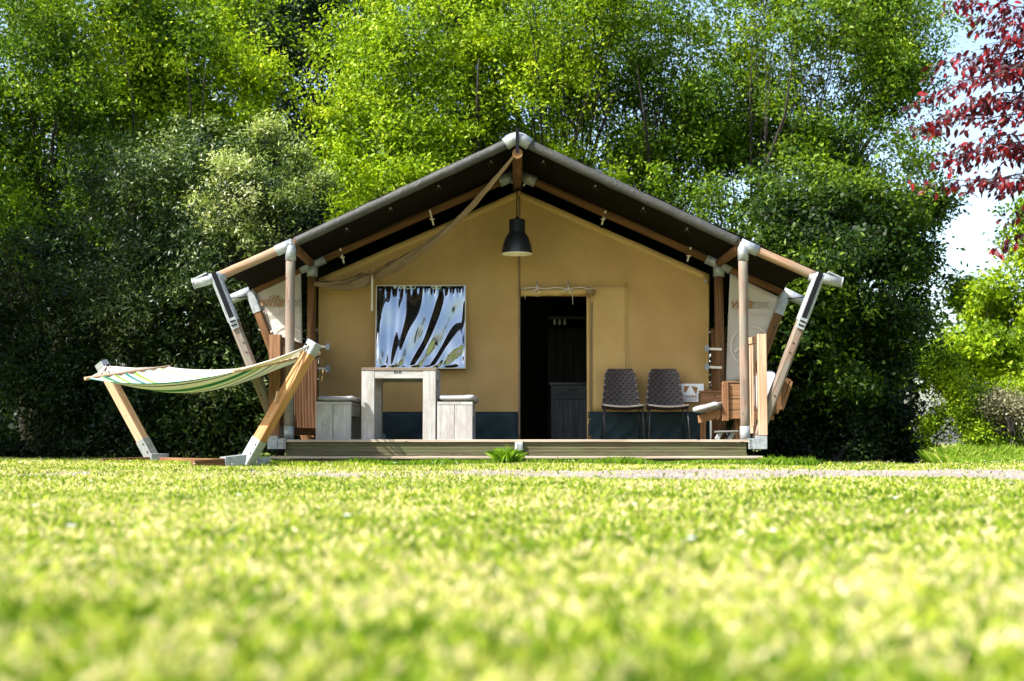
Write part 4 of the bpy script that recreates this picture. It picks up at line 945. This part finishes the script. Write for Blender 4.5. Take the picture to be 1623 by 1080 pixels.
def tree(name, label, cat, base, blobs, n, L, W, m_, stems=3, r0=.14, clump=.3, per=70, seed=1, group=None, nb=40, bark='bark', shell=.62, flat=.8, cname='crown', up=.5, spread=.5, droop=0, rnd=.8, zmin=0.05, fork=.25, front=0.0, holes=.22):
    base = Vector(base); base.z = float(terrain(base.x, base.y)) - .05; t_ = thing(name, label, cat, base, group)
    p, o, ti, cen = blob_points(blobs, n, clump, per, shell, flat, seed, zmin, 14, holes)
    leaves(cname, p, o, L, W, ti, m_, t_, up=up, droop=droop, rnd=rnd, origin=tuple(base))
    r = random.Random(seed); top = Vector(cen.mean(0)); top.y -= front; mb = MB(); stemtops = []
    for s_ in range(stems):
        a = 2 * math.pi * s_ / max(1, stems) + r.random(); sp = Vector((math.cos(a), math.sin(a) * .6, 0)) * spread * (0 if stems == 1 else 1)
        end = Vector((top.x, top.y, top.z)) + sp * 1.8; b0 = base + sp * .15
        pts = []; 
        for k in range(9): q = k / 8; p_ = b0.lerp(end, q) + Vector((r.uniform(-1, 1), r.uniform(-1, 1), 0)) * .06 * (end - b0).length * .45 * math.sin(q * math.pi); pts.append(p_)
        mb.tube(pts, [r0 * (1 - .93 * (k / 8) ** 1.3) for k in range(9)], 9); stemtops.append(pts)
    mb.build('trunk', M[bark], t_); mb = MB()
    idx_ = list(range(len(cen))); r.shuffle(idx_)
    for i in idx_[:nb]:
        c_ = Vector(cen[i]); st = min(stemtops, key=lambda q: (q[5] - c_).length); h = max(0.0, min(1, (c_.z - base.z) / (top.z - base.z + .01) * .62 - fork * .2)); k = max(1, min(7, int(h * 8))); s0 = st[k]
        mid = s0.lerp(c_, .5) + Vector((r.uniform(-.2, .2), r.uniform(-.2, .2), r.uniform(-.1, .25))) * (c_ - s0).length * .3
        rr = max(.012, r0 * .33 * (1 - k / 10)); q1 = s0.lerp(mid, .5) + Vector((0, 0, .03)); q2 = mid.lerp(c_, .5)
        mb.tube([s0, q1, mid, q2, c_], [rr, rr * .8, rr * .55, rr * .35, rr * .12], 6)
        for _ in range(2):
            tw = c_ + Vector((r.uniform(-1, 1), r.uniform(-1, 1), r.uniform(-.6, .8))) * clump * 2; mb.tube([q2, q2.lerp(tw, .5) + Vector((0, 0, .03)), tw], [rr * .35, rr * .22, rr * .1], 4)
    mb.build('branch', M[bark], t_).__setitem__('kind', 'stuff'); return t_

# big light green tree behind the tent
tree('ash_tree', 'tall bright yellow-green leafy tree rising behind the tent ridge', 'tree', (X(760, 27), 27.5, 0),
     [(665, 120, 26, 1.6, 1.6, 1.9, 1.2), (790, 30, 26.5, 2.3, 2.0, 1.8, 1.3), (620, 290, 25, 1.1, 1.2, 1.4, .8), (750, 230, 25.5, 1.8, 1.5, 1.4, 1.1), (910, 90, 27, 1.7, 1.6, 2.0, .8), (650, -50, 26.5, 1.3, 1.5, 1.5, .6), (910, 270, 26.5, 1.3, 1.2, 1.0, .5)],
     150000, .088, .044, M['leaf_light'], stems=5, r0=.15, clump=.20, per=60, seed=3, nb=160, spread=1.5, front=.2, holes=.15)
# right-hand companion: deeper green with sky gaps
tree('ash_tree', 'broad mid green tree with sky gaps behind the right roof slope', 'tree', (X(1130, 28), 28.5, 0),
     [(1080, 50, 27.5, 2.2, 1.8, 2.0, 1.2), (1280, 60, 27, 2.0, 1.7, 1.5, 1.0), (1400, 120, 26.5, .85, 1.0, .6, .35), (1180, 190, 27, 1.7, 1.6, .9, .7), (1060, 250, 27, 1.1, 1.2, 1.0, .5), (1340, 235, 26.5, 1.7, 1.2, .45, .4), (1415, 10, 27, .6, 1, .8, .25), (1150, 340, 26, 1.7, 1.3, .8, .5)],
     140000, .088, .044, M['leaf_mid'], stems=4, r0=.12, clump=.19, per=55, seed=5, nb=160, spread=1.8, front=.4, holes=.20)
# trees in shade right of the tent, darkened through their leaf colour
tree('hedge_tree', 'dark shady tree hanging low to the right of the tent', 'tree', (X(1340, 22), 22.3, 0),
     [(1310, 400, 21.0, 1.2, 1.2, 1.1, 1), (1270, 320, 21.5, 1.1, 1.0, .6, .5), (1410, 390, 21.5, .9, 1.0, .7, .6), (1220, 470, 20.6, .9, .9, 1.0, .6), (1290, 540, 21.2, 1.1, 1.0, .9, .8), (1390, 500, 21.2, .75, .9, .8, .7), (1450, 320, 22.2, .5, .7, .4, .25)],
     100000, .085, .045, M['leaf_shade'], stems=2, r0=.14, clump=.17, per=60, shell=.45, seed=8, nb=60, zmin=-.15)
tree('hedge_shrub', 'clipped hedge coloured almost black for deep shade at ground level to the right of the deck', 'hedge', (X(1320, 20.5), 21, 0),
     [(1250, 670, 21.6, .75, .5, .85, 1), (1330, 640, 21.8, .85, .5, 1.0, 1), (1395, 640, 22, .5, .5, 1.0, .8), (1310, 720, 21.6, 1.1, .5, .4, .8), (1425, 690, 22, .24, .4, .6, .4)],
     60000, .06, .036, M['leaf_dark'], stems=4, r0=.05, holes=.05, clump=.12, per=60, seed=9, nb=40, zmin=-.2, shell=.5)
# lit vegetation at far right
tree('lane_tree', 'sunlit light green tree beside the lane at the right edge', 'tree', (X(1600, 27), 28, 0),
     [(1570, 540, 26.5, .95, .8, .9, 1), (1625, 470, 26.5, .8, .8, .8, .8), (1660, 380, 26.5, .7, .8, 1.0, .5), (1500, 560, 27, .5, .6, .5, .4), (1640, 600, 26.5, .7, .8, .8, .8), (1545, 480, 28, .35, .5, .55, .25)],
     60000, .09, .055, M['leaf_light'], stems=2, r0=.12, clump=.16, per=60, seed=12, nb=40, zmin=-.2)
tree('lane_shrub', 'pointed bright green shrub at the bend of the lane', 'shrub', (X(1515, 20.8), 20.8, 0),
     [(1515, 700, 20.6, .46, .38, .42, 1), (1510, 640, 20.7, .35, .34, .38, .9), (1505, 600, 20.8, .20, .25, .25, .4), (1600, 712, 20.8, .67, .34, .3, .9), (1575, 660, 21.3, .34, .34, .5, .7)],
     42000, .052, .026, M['leaf_light'], stems=3, r0=.03, clump=.10, per=50, seed=13, nb=24, zmin=-.2)
tree('dry_shrub', 'pale grey-green dry shrub at the right edge', 'shrub', (X(1615, 20.6), 20.6, 0),
     [(1612, 665, 20.4, .33, .28, .40, 1), (1592, 630, 20.5, .2, .25, .25, .4)], 8000, .05, .022, M['leaf_dry'], stems=5, r0=.02, clump=.12, per=40, seed=14, nb=30, zmin=-.2)
# left group
tree('willow_shrub', 'tall silvery leaved shrub with pale tips left of the tent', 'shrub', (X(360, 19.8), 19.9, 0),
     [(400, 310, 19.2, .95, .8, 1.0, 1), (300, 380, 19.2, 1.1, .8, 1.1, 1), (230, 290, 19.6, .9, .8, .8, .7), (460, 330, 19.6, .42, .5, .8, .5), (330, 520, 19.0, 1.3, .7, .9, 1), (220, 480, 19.2, 1.0, .7, .9, .8), (410, 480, 19.3, .5, .5, .7, .5), (470, 240, 19.8, .25, .3, .35, .15)],
     100000, .072, .024, M['leaf_silver'], stems=6, r0=.05, clump=.13, per=45, seed=20, nb=80, spread=.7, shell=.5)
tree('pale_willow', 'pale cream-green willow with feathery upright tips beside the left roof slope', 'shrub', (X(440, 18.9), 19.0, 0),
     [(400, 290, 18.7, .55, .5, .45, 1), (450, 330, 18.8, .45, .4, .40, .8), (370, 370, 18.7, .5, .4, .35, .8), (420, 215, 18.9, .16, .2, .3, .25), (475, 250, 18.9, .13, .2, .35, .2), (500, 290, 18.9, .12, .2, .22, .15), (345, 310, 18.7, .3, .3, .3, .3), (430, 400, 18.8, .35, .3, .25, .4)],
     30000, .062, .022, M['leaf_cream'], stems=6, r0=.03, clump=.10, per=40, seed=41, nb=60, spread=.3, shell=.4, droop=-.6)
tree('laurel_hedge', 'glossy hedge behind the hammock, its leaves darkened for shade', 'hedge', (X(230, 19.3), 20.3, 0),
     [(60, 600, 19.8, 1.1, .7, 1.1, 1), (190, 620, 19.4, 1.0, .6, 1.0, 1), (320, 620, 19.2, .9, .5, 1.0, 1), (400, 620, 19.4, .6, .5, 1.0, .7), (100, 450, 20.2, 1.2, .8, .9, .8), (-40, 480, 20, .9, .8, 1.2, .6), (250, 700, 19.2, 1.8, .4, .4, .8), (50, 705, 19.3, 1.2, .4, .35, .5)],
     90000, .075, .03, M['leaf_dark'], stems=6, r0=.05, holes=.05, clump=.13, per=55, seed=21, nb=50, zmin=0, shell=.5)
tree('hazel_tree', 'multi-stemmed yellow-green tree with thin dark trunks at the upper left', 'tree', (X(310, 25), 25.5, 0),
     [(250, 60, 25.2, 1.6, 1.2, 1.3, 1), (345, 130, 25.5, 1.0, 1.2, 1.3, .7), (150, 180, 25, 1.3, 1.0, 1.2, .8), (300, 240, 25.2, 1.5, 1.0, .8, .7), (270, -20, 26, 1.4, 1.4, 1.0, .6)],
     75000, .095, .046, M['leaf_light'], stems=9, r0=.06, clump=.18, per=55, seed=23, nb=110, spread=.6, front=1.3, holes=.33)
tree('hedge_tree', 'dense mid green tree filling the far left edge', 'tree', (X(40, 23.5), 24, 0),
     [(20, 100, 23.5, 1.3, 1.2, 1.6, 1), (100, 260, 23.2, 1.3, 1.0, 1.2, .9), (0, 320, 23, 1.0, 1.0, 1.3, .8), (120, 20, 24, 1.1, 1, 1.1, .6), (200, 370, 23, 1.2, 1, .8, .6), (-60, 180, 23, .8, 1, 1.8, .5)],
     85000, .08, .04, M['leaf_mid'], stems=3, r0=.12, clump=.17, per=55, seed=24, nb=70)
tree('dark_tree', 'tree coloured nearly black for deep shadow between the silvery shrub and the bright tree', 'tree', (X(470, 29), 29.5, 0),
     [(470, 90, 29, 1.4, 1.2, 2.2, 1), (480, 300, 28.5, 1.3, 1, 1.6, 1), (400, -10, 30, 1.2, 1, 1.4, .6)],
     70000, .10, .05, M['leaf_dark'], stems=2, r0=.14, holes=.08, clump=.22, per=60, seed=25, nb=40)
tree('shade_tree', 'dense dark tree added out of view past the left edge to shade the hedge', 'tree', (-8.2, 17, 0),
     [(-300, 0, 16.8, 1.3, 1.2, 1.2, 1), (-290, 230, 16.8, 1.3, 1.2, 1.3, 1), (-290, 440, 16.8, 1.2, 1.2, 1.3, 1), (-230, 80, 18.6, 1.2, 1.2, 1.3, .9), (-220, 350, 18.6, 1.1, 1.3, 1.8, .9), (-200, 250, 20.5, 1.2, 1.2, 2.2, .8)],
     42000, .13, .08, M['leaf_dark'], stems=2, r0=.16, clump=.2, per=60, seed=27, nb=30)  # unseen tree, added to throw shade on the left hedge
# wood beyond, one mass
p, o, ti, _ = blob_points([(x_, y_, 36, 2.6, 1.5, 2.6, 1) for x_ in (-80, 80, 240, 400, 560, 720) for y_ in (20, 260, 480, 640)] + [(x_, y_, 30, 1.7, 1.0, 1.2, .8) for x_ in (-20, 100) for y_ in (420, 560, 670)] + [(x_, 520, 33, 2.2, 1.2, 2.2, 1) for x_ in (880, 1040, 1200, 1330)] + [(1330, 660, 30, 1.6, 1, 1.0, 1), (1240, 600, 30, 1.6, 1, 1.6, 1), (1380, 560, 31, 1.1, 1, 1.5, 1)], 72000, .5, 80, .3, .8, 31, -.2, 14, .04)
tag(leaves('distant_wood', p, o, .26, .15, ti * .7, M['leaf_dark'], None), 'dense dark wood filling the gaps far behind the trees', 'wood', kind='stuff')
# trees behind the photographer, seen mirrored in the window film
for k, (xx, yy_, hh_) in enumerate(((-9, -22, 4.5), (-1.5, -26, 6), (6, -23, 4), (14, -25, 6), (-18, -24, 6))):
    base = Vector((xx, yy_, 0)); t_ = thing('lawn_tree', ['small dark tree across the lawn behind the photographer on the left', 'tall dark tree across the lawn straight behind the photographer', 'low dark tree across the lawn behind the photographer on the right', 'tall dark tree across the lawn far right of the photographer', 'tall dark tree across the lawn far left of the photographer'][k], 'tree', base, 'trees across the lawn behind the photographer')
    r = RNG; n = 3500; dv = r.normal(0, 1, (n, 3)); dv /= np.linalg.norm(dv, axis=1, keepdims=True); pts = np.array([xx, yy_, hh_ * .62]) + dv * np.array([2.6, 2.2, hh_ * .42]) * (r.random((n, 1)) ** .5) * (1 + .15 * r.normal(0, 1, (n, 1)))
    leaves('crown', pts, dv, .35, .2, r.random(n), M['leaf_dark'], t_, origin=tuple(base)); MB().tube([base, base + Vector((0, 0, hh_ * .6))], [.2, .1], 8).build('trunk', M['bark'], t_)

# ------------------------------------------------------------------ red leaved tree reaching in from the right
rb = Vector((5.9, 10.6, 0)); rt = thing('copper_plum_tree', 'dark red leaved tree reaching in from the right edge', 'tree', rb)
MB().tube([rb, rb + Vector((.05, 0, 1.2)), rb + Vector((-.05, .05, 2.4)), rb + Vector((.1, 0, 4.2))], [.13, .11, .09, .04], 10).build('trunk', M['bark_red'], rt)
sprays = [(1512, 2, 1), (1545, 28, .8), (1500, 85, .5), (1535, 105, 1), (1475, 108, .6), (1500, 140, .4), (1452, 163, .8), (1480, 195, 1), (1446, 200, .7), (1500, 190, 1), (1535, 165, 1),
          (1483, 250, .9), (1520, 258, 1), (1545, 285, 1), (1560, 235, 1), (1580, 200, 1), (1575, 70, .9), (1595, 300, .8), (1525, 232, .8), (1450, 292, .5), (1578, 392, .6), (1600, 345, .5), (1560, 130, .8), (1590, 110, 1), (1610, 160, 1), (1600, 245, 1), (1590, 30, .6), (1610, 60, 1)]
LP, LD_ = [], []; mb = MB(); rr_ = random.Random(4)
for (ex, ey, wgt) in sprays:
    dd = rr_.uniform(9.6, 10.6); e = P(ex, ey, dd); s0 = P(max(1660, ex + rr_.uniform(110, 170)), ey * .8 + 30 + rr_.uniform(-60, 40), 10.2); mid = s0.lerp(e, .55) + Vector((0, 0, rr_.uniform(-.05, .16)))
    pts = []
    for k in range(13): q = k / 12; pts.append(s0 * (1 - q) ** 2 + mid * 2 * q * (1 - q) + e * q * q + Vector((0, rr_.uniform(-.01, .01), rr_.uniform(-.012, .012))))
    mb.tube(pts, [.008 * (1 - .85 * k / 12) for k in range(13)], 5)
    st = rb + Vector((0, 0, min(4.1, s0.z - .5))); mb.tube([st, st.lerp(s0, .5) + Vector((0, 0, .12)), s0], [.035, .022, .012], 6)
    for k in range(2, 13):
        for _ in range(int(rr_.choice((4, 7, 10)) * (wgt + .3))):
            q = pts[k] + Vector((rr_.gauss(0, .035), rr_.gauss(0, .10), rr_.gauss(-.02, .032))); LP.append(q); LD_.append(Vector((rr_.gauss(-.3, .6), rr_.gauss(0, .6), rr_.gauss(-.75, .5))).normalized())
            if rr_.random() < .25: mb.tube([pts[k], q], [.003, .002], 4)
mb.build('branch', M['bark_red'], rt).__setitem__('kind', 'stuff')
def big_leaf(tv, k):
    prof = [(0, 0), (.12, .13), (.35, .24), (.6, .23), (.82, .12), (1, 0)]; vs = []; fs = []
    for t_, w_ in prof: z = -.22 * t_ * t_ * (1 + .3 * k); vs += [(t_, -w_, z + w_ * .35), (t_, 0, z), (t_, w_, z + w_ * .35)]
    for i in range(5): a = i * 3; fs += [(a, a + 3, a + 4, a + 1), (a + 1, a + 4, a + 5, a + 2)]
    me = bpy.data.meshes.new('leaf'); me.from_pydata(vs, [], fs); me.materials.append(M['leaf_red']); at = me.attributes.new('tint', 'FLOAT', 'POINT'); at.data.foreach_set('value', [tv] * len(vs)); me.polygons.foreach_set('use_smooth', [True] * len(fs)); me.update(); return me
LM = [big_leaf(t_, k % 3) for k, t_ in enumerate((.15, .35, .5, .65, .8, 1.0))]
def inview(q): 
    a = 811.5 + (q.x / q.y) * FPX; return a < 1623
order = sorted(range(len(LP)), key=lambda i: (not inview(LP[i]), LP[i].y)); wv = []
for c2, i in enumerate(order):
    p, d_ = LP[i], LD_[i]; zax = Vector((rr_.gauss(0, .5), -.5 + rr_.gauss(0, .5), .7)).normalized(); y_ = zax.cross(d_).normalized(); z_ = d_.cross(y_)
    R_ = Matrix((d_, y_, z_)).transposed(); s_ = rr_.uniform(.042, .072); me = LM[rr_.randrange(6)]
    if c2 < 300: shared('leaf', me, rt, p, R_.to_euler(), (s_, s_, s_))
    else:
        t_ = me.attributes['tint'].data[0].value
        wv.append(([tuple(R_ @ (Vector(v.co) * s_) + p) for v in me.vertices], t_))
if wv:
    v = np.array([q[0] for q in wv]).reshape(-1, 3); fp = []
    for i in range(5): a = i * 3; fp += [(a, a + 3, a + 4, a + 1), (a + 1, a + 4, a + 5, a + 2)]
    o = raw_mesh('foliage', v, 18, fp, M['leaf_red'], np.array([q[1] for q in wv]), parent=rt, origin=tuple(rb)); o['kind'] = 'stuff'
